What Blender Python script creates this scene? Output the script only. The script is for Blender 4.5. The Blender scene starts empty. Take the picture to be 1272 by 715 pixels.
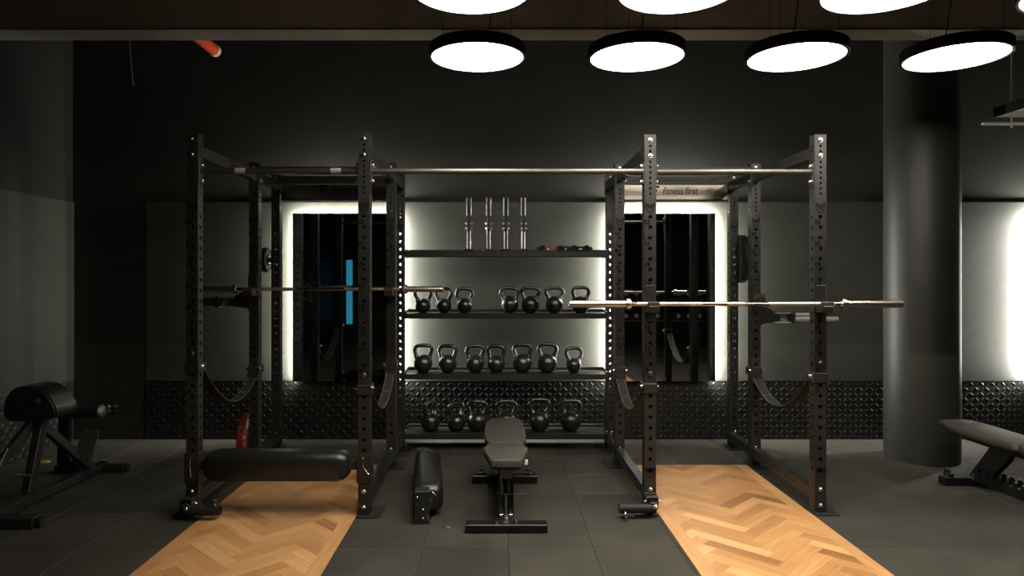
import bpy, math, random
from mathutils import Vector, Matrix
random.seed(7)
PI = math.pi
sc = bpy.context.scene
COL = sc.collection
F, VX, VY, HC = 848.0, 618.5, 347.2, 1.572      # focal length in px, vanishing point, eye height

def at(px, py, D):
    return Vector(((px - VX) / F * D, D, HC - (py - VY) / F * D))
def xat(px, D):
    return (px - VX) / F * D
def zat(py, D):
    return HC - (py - VY) / F * D

# ------------------------------------------------------------------ materials
def new_mat(name):
    m = bpy.data.materials.new(name)
    m.use_nodes = True
    nt = m.node_tree
    return m, nt, nt.nodes['Principled BSDF']

def pmat(name, col, rough=0.5, metal=0.0, spec=0.5, noise=0.0, nscale=40.0, bump=0.0, bscale=200.0, coat=0.0, rnoise=0.0):
    m, nt, b = new_mat(name)
    b.inputs['Base Color'].default_value = (*col, 1)
    b.inputs['Roughness'].default_value = rough
    b.inputs['Metallic'].default_value = metal
    b.inputs['Specular IOR Level'].default_value = spec
    b.inputs['Coat Weight'].default_value = coat
    tc = nt.nodes.new('ShaderNodeTexCoord')
    if noise or rnoise:
        n = nt.nodes.new('ShaderNodeTexNoise')
        n.inputs['Scale'].default_value = nscale
        n.inputs['Detail'].default_value = 5
        nt.links.new(tc.outputs['Object'], n.inputs['Vector'])
        if noise:
            r = nt.nodes.new('ShaderNodeMapRange')
            r.inputs[1].default_value = 0.3; r.inputs[2].default_value = 0.7
            r.inputs[3].default_value = 1 - noise; r.inputs[4].default_value = 1 + noise
            nt.links.new(n.outputs['Fac'], r.inputs[0])
            mx = nt.nodes.new('ShaderNodeVectorMath'); mx.operation = 'SCALE'
            mx.inputs[0].default_value = col
            nt.links.new(r.outputs[0], mx.inputs['Scale'])
            nt.links.new(mx.outputs[0], b.inputs['Base Color'])
        if rnoise:
            r2 = nt.nodes.new('ShaderNodeMapRange')
            r2.inputs[1].default_value = 0.3; r2.inputs[2].default_value = 0.7
            r2.inputs[3].default_value = max(0.02, rough - rnoise); r2.inputs[4].default_value = min(1, rough + rnoise)
            nt.links.new(n.outputs['Fac'], r2.inputs[0])
            nt.links.new(r2.outputs[0], b.inputs['Roughness'])
    if bump:
        n2 = nt.nodes.new('ShaderNodeTexNoise')
        n2.inputs['Scale'].default_value = bscale
        n2.inputs['Detail'].default_value = 3
        nt.links.new(tc.outputs['Object'], n2.inputs['Vector'])
        bp = nt.nodes.new('ShaderNodeBump')
        bp.inputs['Strength'].default_value = bump
        bp.inputs['Distance'].default_value = 0.002
        nt.links.new(n2.outputs['Fac'], bp.inputs['Height'])
        nt.links.new(bp.outputs['Normal'], b.inputs['Normal'])
    return m

def emat(name, col, strength):
    m = bpy.data.materials.new(name)
    m.use_nodes = True
    nt = m.node_tree
    nt.nodes.remove(nt.nodes['Principled BSDF'])
    e = nt.nodes.new('ShaderNodeEmission')
    e.inputs['Color'].default_value = (*col, 1)
    e.inputs['Strength'].default_value = strength
    nt.links.new(e.outputs[0], nt.nodes['Material Output'].inputs['Surface'])
    return m

M = {}
M['wall'] = pmat('black_wall_paint', (0.036, 0.0355, 0.0310), 0.75, spec=0.3, noise=0.12, nscale=2.5, bump=0.15, bscale=90)
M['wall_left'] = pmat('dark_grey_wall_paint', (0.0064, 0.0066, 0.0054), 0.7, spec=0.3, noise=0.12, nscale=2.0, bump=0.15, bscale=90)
M['panel'] = pmat('charcoal_wall_panel', (0.036, 0.0368, 0.0290), 0.6, spec=0.4, noise=0.10, nscale=6, bump=0.12, bscale=160)
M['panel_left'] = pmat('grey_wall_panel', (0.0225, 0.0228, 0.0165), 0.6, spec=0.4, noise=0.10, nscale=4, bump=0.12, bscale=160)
M['plate'] = pmat('black_checker_plate', (0.012, 0.012, 0.0105), 0.46, spec=0.4, rnoise=0.06, nscale=30)
M['ceil'] = pmat('dark_ceiling', (0.02, 0.018, 0.015), 0.85, spec=0.2, noise=0.2, nscale=1.5)
M['beam'] = pmat('bulkhead_bounce_lit', (0.50, 0.53, 0.54), 0.85, spec=0.2, noise=0.25, nscale=1.6)  # base lightened and cooled to stand in for neutral bounce light
M['soffit'] = pmat('soffit_shaded', (0.24, 0.225, 0.20), 0.8, spec=0.2, noise=0.2, nscale=1.6)  # darker copy for the beam underside, shade put into its colour
M['column'] = pmat('dark_column_paint', (0.025, 0.0255, 0.0200), 0.5, spec=0.5, noise=0.10, nscale=3, bump=0.06, bscale=120)
M['steel'] = pmat('black_powder_coat', (0.0165, 0.0158, 0.0143), 0.44, spec=0.5, bump=0.05, bscale=700)
M['steel_hole'] = pmat('black_ink', (0.004, 0.004, 0.004), 0.5)
M['mark'] = pmat('dark_print', (0.002, 0.002, 0.002), 0.9, spec=0.0)
M['chrome'] = pmat('bright_zinc', (0.78, 0.76, 0.72), 0.27, 1.0)
M['dull_chrome'] = pmat('dull_chrome', (0.36, 0.35, 0.33), 0.36, 1.0)
M['bench_steel'] = pmat('gloss_black_bench_steel', (0.006, 0.0058, 0.0054), 0.36, spec=0.4)
M['bar_smooth'] = pmat('polished_bar_steel', (0.36, 0.31, 0.26), 0.2, 1.0)
M['bar_knurl'] = pmat('knurled_bar_steel', (0.50, 0.455, 0.39), 0.48, 1.0, bump=0.4, bscale=900)
M['bar_sleeve'] = pmat('sleeve_steel', (0.55, 0.51, 0.45), 0.32, 1.0)
M['pull'] = pmat('satin_pull_up_steel', (0.12, 0.113, 0.098), 0.48, 0.9)
M['tape'] = pmat('worn_white_tape', (0.35, 0.34, 0.31), 0.7, noise=0.3, nscale=60)
M['vinyl'] = pmat('black_vinyl', (0.011, 0.011, 0.010), 0.38, spec=0.5, bump=0.12, bscale=300)
M['vinyl_grey'] = pmat('dark_taupe_vinyl', (0.052, 0.047, 0.038), 0.55, spec=0.35, bump=0.1, bscale=350)
M['rubber'] = pmat('black_rubber', (0.012, 0.012, 0.011), 0.6, spec=0.4, noise=0.15, nscale=60)
M['iron'] = pmat('kettlebell_black_iron', (0.013, 0.0128, 0.012), 0.33, spec=0.6, bump=0.12, bscale=250, rnoise=0.06, nscale=30)
M['strap'] = pmat('black_webbing', (0.026, 0.0245, 0.021), 0.7, spec=0.3, bump=0.4, bscale=400)
M['strap_edge'] = pmat('grey_stitching', (0.11, 0.105, 0.09), 0.7)
M['shelf'] = pmat('black_shelf_steel', (0.020, 0.0195, 0.018), 0.42, spec=0.5, bump=0.04, bscale=500)
M['sign_black'] = pmat('black_lettering', (0.003, 0.003, 0.003), 0.9, spec=0.0)
M['red'] = pmat('red_bumper_rubber', (0.22, 0.020, 0.010), 0.5, noise=0.1, nscale=20)
M['white'] = pmat('white_print', (0.75, 0.73, 0.70), 0.6)
M['red_pipe'] = pmat('red_pipe_paint', (0.62, 0.07, 0.018), 0.38, spec=0.5)
M['pipe_end'] = pmat('pale_pipe_coupling', (0.55, 0.53, 0.47), 0.4)
M['lamp_black'] = pmat('black_lamp_housing', (0.008, 0.008, 0.008), 0.5)
M['lamp'] = emat('lamp_diffuser', (1.0, 0.94, 0.82), 35.0)
M['led'] = emat('led_strip', (1.0, 0.985, 0.90), 460.0)
M['led_dim'] = emat('dim_led_strip', (1.0, 0.985, 0.90), 250.0)  # weaker emission for the left mirror's left and top strips
M['blue'] = emat('blue_light', (0.045, 0.36, 0.56), 1.0)
M['mirror'] = pmat('dark_mirror_glass', (0.42, 0.44, 0.43), 0.015, 1.0)
M['mirror_edge'] = pmat('mirror_backing', (0.02, 0.02, 0.02), 0.6)
M['sign_steel'] = pmat('brushed_steel_sign', (0.32, 0.285, 0.235), 0.28, 1.0)
M['channel'] = pmat('grey_channel_paint', (0.40, 0.39, 0.36), 0.45)
M['ivory'] = pmat('brown_liner', (0.06, 0.035, 0.024), 0.5)
M['green'] = pmat('green_knob_cap', (0.03, 0.30, 0.17), 0.35)
M['tray'] = pmat('galvanised_tray', (0.80, 0.80, 0.76), 0.55, 0.0)
M['yellow'] = pmat('yellow_sticker', (0.55, 0.45, 0.05), 0.5)
M['footplate'] = pmat('grey_foot_plate', (0.045, 0.044, 0.038), 0.5)
M['floor_gap'] = pmat('tile_gap', (0.004, 0.004, 0.004), 0.9)

def floor_material():
    m, nt, b = new_mat('rubber_floor_tiles')
    b.inputs['Roughness'].default_value = 0.68
    b.inputs['Specular IOR Level'].default_value = 0.35
    tc = nt.nodes.new('ShaderNodeTexCoord')
    n = nt.nodes.new('ShaderNodeTexNoise'); n.inputs['Scale'].default_value = 2.2; n.inputs['Detail'].default_value = 6
    n2 = nt.nodes.new('ShaderNodeTexNoise'); n2.inputs['Scale'].default_value = 130; n2.inputs['Detail'].default_value = 2
    a = nt.nodes.new('ShaderNodeAttribute'); a.attribute_name = 'tone'
    nt.links.new(tc.outputs['Object'], n.inputs['Vector']); nt.links.new(tc.outputs['Object'], n2.inputs['Vector'])
    r1 = nt.nodes.new('ShaderNodeMapRange'); r1.inputs[1].default_value = .3; r1.inputs[2].default_value = .7; r1.inputs[3].default_value = .75; r1.inputs[4].default_value = 1.25
    nt.links.new(n.outputs['Fac'], r1.inputs[0])
    r2 = nt.nodes.new('ShaderNodeMapRange'); r2.inputs[1].default_value = .35; r2.inputs[2].default_value = .65; r2.inputs[3].default_value = .8; r2.inputs[4].default_value = 1.2
    nt.links.new(n2.outputs['Fac'], r2.inputs[0])
    m1 = nt.nodes.new('ShaderNodeMath'); m1.operation = 'MULTIPLY'
    nt.links.new(r1.outputs[0], m1.inputs[0]); nt.links.new(r2.outputs[0], m1.inputs[1])
    m2 = nt.nodes.new('ShaderNodeMath'); m2.operation = 'MULTIPLY'
    nt.links.new(m1.outputs[0], m2.inputs[0]); nt.links.new(a.outputs['Fac'], m2.inputs[1])
    v = nt.nodes.new('ShaderNodeVectorMath'); v.operation = 'SCALE'; v.inputs[0].default_value = (0.050, 0.0455, 0.0360)
    nt.links.new(m2.outputs[0], v.inputs['Scale'])
    nt.links.new(v.outputs[0], b.inputs['Base Color'])
    bp = nt.nodes.new('ShaderNodeBump'); bp.inputs['Strength'].default_value = .25; bp.inputs['Distance'].default_value = .002
    nt.links.new(n2.outputs['Fac'], bp.inputs['Height']); nt.links.new(bp.outputs[0], b.inputs['Normal'])
    return m
M['floor'] = floor_material()

def wood_material():
    m, nt, b = new_mat('oak_parquet')
    b.inputs['Roughness'].default_value = 0.42
    b.inputs['Specular IOR Level'].default_value = 0.35
    a = nt.nodes.new('ShaderNodeAttribute'); a.attribute_name = 'tone'
    uv = nt.nodes.new('ShaderNodeUVMap'); uv.uv_map = 'plank'
    mp = nt.nodes.new('ShaderNodeMapping'); mp.inputs['Scale'].default_value = (3.0, 60.0, 1.0)
    nt.links.new(uv.outputs[0], mp.inputs['Vector'])
    n = nt.nodes.new('ShaderNodeTexNoise'); n.inputs['Scale'].default_value = 1.0; n.inputs['Detail'].default_value = 6; n.inputs['Distortion'].default_value = .6
    nt.links.new(mp.outputs[0], n.inputs['Vector'])
    cr = nt.nodes.new('ShaderNodeValToRGB')
    e = cr.color_ramp.elements
    e[0].position = 0.0; e[0].color = (0.310, 0.135, 0.048, 1)
    e[1].position = 1.0; e[1].color = (0.660, 0.375, 0.165, 1)
    x = cr.color_ramp.elements.new(0.5); x.color = (0.500, 0.252, 0.098, 1)
    nt.links.new(a.outputs['Fac'], cr.inputs['Fac'])
    r = nt.nodes.new('ShaderNodeMapRange'); r.inputs[1].default_value = .3; r.inputs[2].default_value = .7; r.inputs[3].default_value = .82; r.inputs[4].default_value = 1.12
    nt.links.new(n.outputs['Fac'], r.inputs[0])
    v = nt.nodes.new('ShaderNodeVectorMath'); v.operation = 'SCALE'
    nt.links.new(cr.outputs[0], v.inputs[0]); nt.links.new(r.outputs[0], v.inputs['Scale'])
    nt.links.new(v.outputs[0], b.inputs['Base Color'])
    return m
M['wood'] = wood_material()

# ------------------------------------------------------------------ mesh builder
class MB:
    def __init__(self):
        self.v = []; self.f = []; self.mi = []; self.mats = []; self.cur = 0
        self.T = Matrix.Identity(4)
    def use(self, mat):
        if mat not in self.mats: self.mats.append(mat)
        self.cur = self.mats.index(mat); return self
    def add(self, verts, faces):
        b = len(self.v)
        self.v += [tuple(self.T @ Vector(p)) for p in verts]
        for f in faces:
            self.f.append([b + i for i in f]); self.mi.append(self.cur)
    def box(self, x0, x1, y0, y1, z0, z1):
        self.add([(x0,y0,z0),(x1,y0,z0),(x1,y1,z0),(x0,y1,z0),(x0,y0,z1),(x1,y0,z1),(x1,y1,z1),(x0,y1,z1)],
                 [(0,3,2,1),(4,5,6,7),(0,1,5,4),(1,2,6,5),(2,3,7,6),(3,0,4,7)])
        return self
    def cbox(self, x0, x1, y0, y1, z0, z1, c=0.004):
        """box with chamfered edges"""
        X = [(x0, 1), (x1, -1)]; Y = [(y0, 1), (y1, -1)]; Z = [(z0, 1), (z1, -1)]
        vs = []; idx = {}
        for i, (x, sx) in enumerate(X):
            for j, (y, sy) in enumerate(Y):
                for k, (z, sz) in enumerate(Z):
                    idx[i,j,k,0] = len(vs); vs.append((x, y+sy*c, z+sz*c))
                    idx[i,j,k,1] = len(vs); vs.append((x+sx*c, y, z+sz*c))
                    idx[i,j,k,2] = len(vs); vs.append((x+sx*c, y+sy*c, z))
        fs = []
        q = [(0,0),(1,0),(1,1),(0,1)]
        for i in (0,1):
            fs.append([idx[i,a,b,0] for a,b in q][::(1 if i else -1)])
            fs.append([idx[a,i,b,1] for a,b in q][::(-1 if i else 1)])
            fs.append([idx[a,b,i,2] for a,b in q][::(1 if i else -1)])
        for a in (0,1):
            for b in (0,1):
                fs.append([idx[a,b,0,0], idx[a,b,1,0], idx[a,b,1,1], idx[a,b,0,1]])
                fs.append([idx[a,0,b,0], idx[a,1,b,0], idx[a,1,b,2], idx[a,0,b,2]])
                fs.append([idx[0,a,b,1], idx[1,a,b,1], idx[1,a,b,2], idx[0,a,b,2]])
        for i in (0,1):
            for j in (0,1):
                for k in (0,1):
                    fs.append([idx[i,j,k,0], idx[i,j,k,1], idx[i,j,k,2]])
        self.add(vs, fs); return self
    def cyl(self, p0, p1, r, n=16, r1=None, cap=True):
        p0 = Vector(p0); p1 = Vector(p1); r1 = r if r1 is None else r1
        d = (p1 - p0).normalized()
        a = d.orthogonal().normalized(); b = d.cross(a)
        vs = []
        for p, rr in ((p0, r), (p1, r1)):
            for i in range(n):
                t = 2*PI*i/n
                vs.append(tuple(p + (a*math.cos(t) + b*math.sin(t))*rr))
        fs = [(i, (i+1) % n, n+(i+1) % n, n+i) for i in range(n)]
        if cap: fs += [tuple(range(n))[::-1], tuple(range(n, 2*n))]
        self.add(vs, fs); return self
    def lathe(self, p0, axis, prof, n=20):
        """prof: (distance along axis, radius)"""
        p0 = Vector(p0); d = Vector(axis).normalized()
        a = d.orthogonal().normalized(); b = d.cross(a)
        vs = []; fs = []
        for (h, r) in prof:
            for i in range(n):
                t = 2*PI*i/n
                vs.append(tuple(p0 + d*h + (a*math.cos(t) + b*math.sin(t))*max(r, 1e-5)))
        for k in range(len(prof)-1):
            for i in range(n):
                j = (i+1) % n
                fs.append((k*n+i, k*n+j, (k+1)*n+j, (k+1)*n+i))
        if prof[0][1] > 1e-4: fs.append(tuple(range(n))[::-1])
        if prof[-1][1] > 1e-4: fs.append(tuple(range((len(prof)-1)*n, len(prof)*n)))
        self.add(vs, fs); return self
    def tube(self, pts, rad, n=8, closed=False):
        pts = [Vector(p) for p in pts]; N = len(pts)
        rads = rad if isinstance(rad, (list, tuple)) else [rad]*N
        vs = []; fs = []; prev = None
        for i, p in enumerate(pts):
            if closed: t = pts[(i+1) % N] - pts[i-1]
            else: t = pts[min(i+1, N-1)] - pts[max(i-1, 0)]
            t.normalize()
            if prev is None: a = t.orthogonal().normalized()
            else:
                a = prev - t*prev.dot(t)
                a = a.normalized() if a.length > 1e-6 else t.orthogonal().normalized()
            prev = a; b = t.cross(a)
            for k in range(n):
                w = 2*PI*k/n
                vs.append(tuple(p + (a*math.cos(w) + b*math.sin(w))*rads[i]))
        for i in range(N if closed else N-1):
            i2 = (i+1) % N
            for k in range(n):
                k2 = (k+1) % n
                fs.append((i*n+k, i*n+k2, i2*n+k2, i2*n+k))
        if not closed: fs += [tuple(range(n))[::-1], tuple(range((N-1)*n, N*n))]
        self.add(vs, fs); return self
    def prism(self, poly, ax, a0, a1):
        """poly of 2-D points extruded along axis ax ('x': poly in yz, 'y': poly in xz, 'z': poly in xy)"""
        def P(p, h):
            return {'x': (h, p[0], p[1]), 'y': (p[0], h, p[1]), 'z': (p[0], p[1], h)}[ax]
        n = len(poly)
        vs = [P(p, a0) for p in poly] + [P(p, a1) for p in poly]
        fs = [tuple(range(n))[::-1], tuple(range(n, 2*n))] + [(i, (i+1) % n, n+(i+1) % n, n+i) for i in range(n)]
        self.add(vs, fs); return self
    def mesh(self, name, smooth=35, mat=None):
        me = bpy.data.meshes.new(name)
        me.from_pydata(self.v, [], self.f)
        if mat is not None and not self.mats: self.mats = [mat]
        for m in self.mats: me.materials.append(m)
        me.polygons.foreach_set('material_index', self.mi)
        import bmesh
        bm = bmesh.new(); bm.from_mesh(me)
        bmesh.ops.recalc_face_normals(bm, faces=bm.faces); bm.to_mesh(me); bm.free()
        if smooth:
            me.polygons.foreach_set('use_smooth', [True]*len(me.polygons))
            me.set_sharp_from_angle(angle=math.radians(smooth))
        me.update()
        return me
    def build(self, name, mat=None, parent=None, smooth=35, loc=None):
        return link(name, self.mesh(name, smooth, mat), parent, loc)

def link(name, data, parent=None, loc=None, rot=None):
    o = bpy.data.objects.new(name, data); COL.objects.link(o)
    if parent is not None: o.parent = parent
    if loc is not None: o.location = loc
    if rot is not None: o.rotation_euler = rot
    return o

def tag(o, label, cat, group=None, kind=None):
    if label: o['label'] = label
    if cat: o['category'] = cat
    if group: o['group'] = group
    if kind: o['kind'] = kind
    return o
def thing(name, label, cat, loc=(0,0,0), rz=0.0, group=None):
    o = bpy.data.objects.new(name, None); COL.objects.link(o)
    o.empty_display_size = 0.05
    o.location = loc; o.rotation_euler = (0, 0, rz)
    return tag(o, label, cat, group)
def struct(name, mb, mat=None, smooth=35):
    o = mb.build(name, mat, None, smooth); o['kind'] = 'structure'; return o
KIDS = {}
def copy_tree(o, parent=None):
    c = o.copy(); COL.objects.link(c)
    if parent is not None: c.parent = parent
    for ch in [x for x in COL.objects if x.parent == o]:
        copy_tree(ch, c)
    return c
def dup(o, label, loc, rz=None, group=None):
    c = copy_tree(o); c.location = loc; c['label'] = label
    if rz is not None: c.rotation_euler = (0, 0, rz)
    if group: c['group'] = group
    return c

def perf_tube(mb, L, wx, wy, holes, sides='+x-x+y-y', T=None, depth=0.014):
    """square steel tube along local z, from 0 to L, with holes (position, radius) through the listed sides"""
    old = mb.T
    mb.T = old @ (T if T is not None else Matrix.Identity(4))
    hx, hy = wx/2, wy/2
    holes = sorted(holes)
    def side(o, u, n, w, hl):
        o = Vector(o); u = Vector(u); n = Vector(n); zz = Vector((0,0,1))
        edges = [0.0]
        cells = []
        last = 0.0
        for i, (p, r) in enumerate(hl):
            lo = p - r*1.35 if i == 0 else max(p - r*1.35, (p + hl[i-1][0])/2)
            hi = p + r*1.35 if i == len(hl)-1 else min(p + r*1.35, (p + hl[i+1][0])/2)
            if lo > last + 1e-5: cells.append((last, lo, None))
            cells.append((lo, hi, (p, r))); last = hi
        if last < L: cells.append((last, L, None))
        for lo, hi, h in cells:
            def P(a, z, d=0.0): return tuple(o + u*a + zz*z - n*d)
            if h is None:
                mb.add([P(-w/2, lo), P(w/2, lo), P(w/2, hi), P(-w/2, hi)], [(0,1,2,3)])
            else:
                p, r = h
                zs = [lo, lo + (hi-lo)/4, (lo+hi)/2, lo + (hi-lo)*.75, hi]
                xs = [-w/2, -w/4, 0, w/4, w/2]
                outer = [(w/2, (lo+hi)/2), (w/2, zs[3]), (w/2, hi), (w/4, hi), (0, hi), (-w/4, hi), (-w/2, hi), (-w/2, zs[3]),
                         (-w/2, (lo+hi)/2), (-w/2, zs[1]), (-w/2, lo), (-w/4, lo), (0, lo), (w/4, lo), (w/2, lo), (w/2, zs[1])]
                ring = [(r*math.cos(2*PI*k/16), p + r*math.sin(2*PI*k/16)) for k in range(16)]
                vs = [P(a, z) for a, z in outer] + [P(a, z) for a, z in ring] + [P(a, z, depth) for a, z in ring]
                fs = []
                for k in range(16):
                    k2 = (k+1) % 16
                    fs.append((k, k2, 16+k2, 16+k)); fs.append((16+k, 16+k2, 32+k2, 32+k))
                mb.add(vs, fs)
    side((hx,0,0), (0,1,0), (1,0,0), wy, holes if '+x' in sides else [])
    side((-hx,0,0), (0,-1,0), (-1,0,0), wy, holes if '-x' in sides else [])
    side((0,hy,0), (-1,0,0), (0,1,0), wx, holes if '+y' in sides else [])
    side((0,-hy,0), (1,0,0), (0,-1,0), wx, holes if '-y' in sides else [])
    mb.add([(-hx,-hy,L),(hx,-hy,L),(hx,hy,L),(-hx,hy,L)], [(0,1,2,3)])
    mb.add([(-hx,-hy,0),(hx,-hy,0),(hx,hy,0),(-hx,hy,0)], [(3,2,1,0)])
    mb.T = old
def along_y(x, y, z):   # local z -> world +y
    return Matrix.Translation((x, y, z)) @ Matrix.Rotation(-PI/2, 4, 'X')
def along_x(x, y, z):   # local z -> world +x, local -y stays -y
    return Matrix.Translation((x, y, z)) @ Matrix.Rotation(PI/2, 4, 'Y')

# ------------------------------------------------------------------ depth planes
DW = 6.73           # back wall
D1, D2, D3 = 4.584, 5.73, 6.325   # front, middle, back upright faces of the right rack
XL, XR = -4.186, 6.6
YB = -4.2           # wall behind the camera
CEIL = 4.05

# ------------------------------------------------------------------ room shell
fl = MB()
fl.use(M['floor_gap']).box(XL-.1, XR+.1, YB-.1, DW+.2, -0.06, -0.004)
fl.use(M['floor'])
tones = []
import itertools
i0 = int(math.floor((XL-.06)/.5)); i1 = int(math.ceil((XR-.06)/.5))
j0 = int(math.floor((YB-.02)/.5)); j1 = int(math.ceil((DW-.02)/.5))
nbase = len(fl.f)
ch = 0.004
for i in range(i0, i1):
    for j in range(j0, j1):
        xa, xb = max(XL, .06+i*.5), min(XR, .06+i*.5+.5)
        ya, yb = max(YB, .02+j*.5), min(DW, .02+j*.5+.5)
        if xb-xa < .02 or yb-ya < .02: continue
        n0 = len(fl.f)
        g = .0007
        fl.add([(xa+g,ya+g,-.004),(xb-g,ya+g,-.004),(xb-g,yb-g,-.004),(xa+g,yb-g,-.004),
                (xa+ch,ya+ch,0),(xb-ch,ya+ch,0),(xb-ch,yb-ch,0),(xa+ch,yb-ch,0)],
               [(4,5,6,7),(0,1,5,4),(1,2,6,5),(2,3,7,6),(3,0,4,7)])
        t = random.uniform(.86, 1.14)
        tones += [t]*(len(fl.f)-n0)
fo = struct('floor', fl, None, 0)
at_ = fo.data.attributes.new('tone', 'FLOAT', 'FACE')
at_.data.foreach_set('value', [1.0]*nbase + tones)

struct('ceiling', MB().box(XL-.1, XR+.1, YB-.1, DW+.2, CEIL, CEIL+.1), M['ceil'])
struct('wall_back', MB().box(XL-.2, XR+.2, DW+.02, DW+.2, -.06, CEIL), M['wall'])
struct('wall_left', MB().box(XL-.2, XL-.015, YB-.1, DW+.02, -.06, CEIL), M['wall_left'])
struct('wall_right', MB().box(XR, XR+.2, YB-.1, DW+.02, -.06, CEIL), M['wall'])
struct('wall_front', MB().box(XL-.2, XR+.2, YB-.2, YB, -.06, CEIL), M['wall'])
ZT, ZD = 2.335, 0.578       # top of the lower wall panel, top of the checker plate
XP = -3.47
struct('wall_panel_back', MB().box(XP, XR, DW, DW+.02, ZD, ZT), M['panel'])
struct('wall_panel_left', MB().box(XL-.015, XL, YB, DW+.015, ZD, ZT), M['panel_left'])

def checker(x0, x1, z0, z1):
    """treads of a checker plate in the x-z plane at y = 0, rising towards -y"""
    mb = MB()
    mb.box(x0, x1, 0, .02, z0, z1)
    p = .052; L, W, H = .0245, .0088, .0030
    nx = int((x1-x0)/p); nz = int((z1-z0)/p)
    for i in range(nx):
        for j in range(nz):
            cx = x0 + p*(i+.5); cz = z0 + p*(j+.5)
            a = PI/4 if (i+j) % 2 else -PI/4
            u = Vector((math.cos(a), 0, math.sin(a))); v = Vector((-math.sin(a), 0, math.cos(a)))
            c = Vector((cx, 0, cz)); n = Vector((0, -H, 0))
            vs = [c-u*L, c-u*L*.5-v*W*.9, c+u*L*.5-v*W*.9, c+u*L, c+u*L*.5+v*W*.9, c-u*L*.5+v*W*.9,
                  c-u*L*.62+n, c-v*W*.35+n, c+u*L*.62+n, c+v*W*.35+n]
            mb.add([tuple(q) for q in vs],
                   [(0,1,6),(1,7,6),(1,2,7),(2,8,7),(2,3,8),(3,4,8),(4,9,8),(4,5,9),(5,6,9),(5,0,6),(6,7,8,9)])
    # folded top lip
    mb.box(x0, x1, -.004, .02, z1-.006, z1)
    return mb
b1 = checker(XP, XR, 0.0, ZD); bo = struct('baseboard_back', b1, M['plate'], 0); bo.location = (0, DW-.005, 0)
b2 = checker(0, 5.0, 0.0, ZD); bo = struct('baseboard_left', b2, M['plate'], 0)
bo.location = (XL+.005, DW-5.0, 0); bo.rotation_euler = (0, 0, PI/2)

# ceiling bulkhead that crosses the whole room in front of the column
bm_ = MB()
bm_.box(XL-.01, xat(483, 5.3)-.002, 5.3, 5.53, 3.52, CEIL)
bm_.box(xat(483, 5.3)+.002, XR+.01, 5.302, 5.53, 3.52, CEIL)
struct('trim_1', MB().cbox(XL-.01, XR+.01, 5.292, 5.53, 3.508, 3.520, .003), M['soffit'], 0)  # beam underside as a thin slab, split off to carry its painted shade
struct('beam', bm_, M['beam'])
# round column
cm = MB().lathe((3.735, 6.02, 0), (0,0,1), [(0, .294), (CEIL, .294)], 64)
struct('column', cm, M['column'])

# ------------------------------------------------------------------ mirrors with light behind them
def mirror(x0, x1, label, n):
    z0, z1 = .583, 2.219
    t = thing('mirror', label, 'mirror', ((x0+x1)/2, DW-.02, z0), 0, 'backlit wall mirrors')
    w = (x1-x0)/2; h = z1-z0
    g = MB(); g.use(M['mirror']).add([(-w,-.050,0),(w,-.050,0),(w,-.050,h),(-w,-.050,h)], [(0,1,2,3)])
    g.use(M['mirror_edge']).add([(-w,-.050,0),(w,-.050,0),(w,-.050,h),(-w,-.050,h),(-w,-.045,0),(w,-.045,0),(w,-.045,h),(-w,-.045,h)],
        [(0,1,5,4),(1,2,6,5),(2,3,7,6),(3,0,4,7),(4,5,6,7)])
    g.build('glass', None, t, 0)
    a, b, ya, yb = .011, .042, -.040, -.007      # the strips lean 45 degrees towards the wall
    MB().box(-w+b+.004, w-b-.004, -.045, .02, 0.01, h-b-.004).build('backing_frame', M['mirror_edge'], t)
    for vs in ([(-w+a,ya,.02),(-w+b,yb,.02),(-w+b,yb,h-b),(-w+a,ya,h-a)],
               [(w-a,ya,.02),(w-a,ya,h-a),(w-b,yb,h-b),(w-b,yb,.02)],
               [(-w+a,ya,h-a),(-w+b,yb,h-b),(w-b,yb,h-b),(w-a,ya,h-a)]):
        m = MB(); m.add(vs, [(0,1,2,3)])
        m.build('light_strip', M['led_dim' if n == 1 and vs[0][0] < 0 and vs[1][0] < 0 else 'led'], t, 0)
    return t
mirror(-2.004, -.985, 'dark wall mirror with white backlight behind the left power rack', 1)
mirror(1.125, 2.122, 'dark wall mirror with white backlight behind the right power rack', 2)
mirror(5.22, 6.2, 'backlit mirror past the round column at the right edge, mostly its glow showing', 3)

# ------------------------------------------------------------------ round pendant lamps
LAMPD = 4.2; LZ, LR = 1.572+275.2*LAMPD/F, .312*LAMPD/4.5
def make_lamp(label):
    t = thing('pendant_lamp', label, 'lamp', (0,0,LZ), 0, 'round pendant lamps under the ceiling')
    h = MB().lathe((0,0,0), (0,0,1), [(.004, LR-.012), (-.002, LR-.010), (-.003, LR+.003), (.0, LR+.008), (.062, LR+.008), (.068, LR), (.068, 0)], 56)
    h.build('lamp_housing', M['lamp_black'], t)
    d = MB().lathe((0,0,0), (0,0,1), [(.002, 0), (.002, LR-.0105)], 56)
    d.build('diffuser', M['lamp'], t, 0)
    for a in (90, 210, 330):
        a = math.radians(a)
        x, y = .24*math.cos(a), .24*math.sin(a)
        MB().tube([(x, y, .066), (x, y, CEIL-LZ)], .0015, 5).build('suspension_wire', M['lamp_black'], t)
    pts = [(.05+.12*s, .20-.1*s*(1-s), .066+(CEIL-LZ-.066)*s) for s in [i/8 for i in range(9)]]
    MB().tube(pts, .004, 6).build('power_cable', M['lamp_black'], t)
    return t
lamp0 = None
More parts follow.
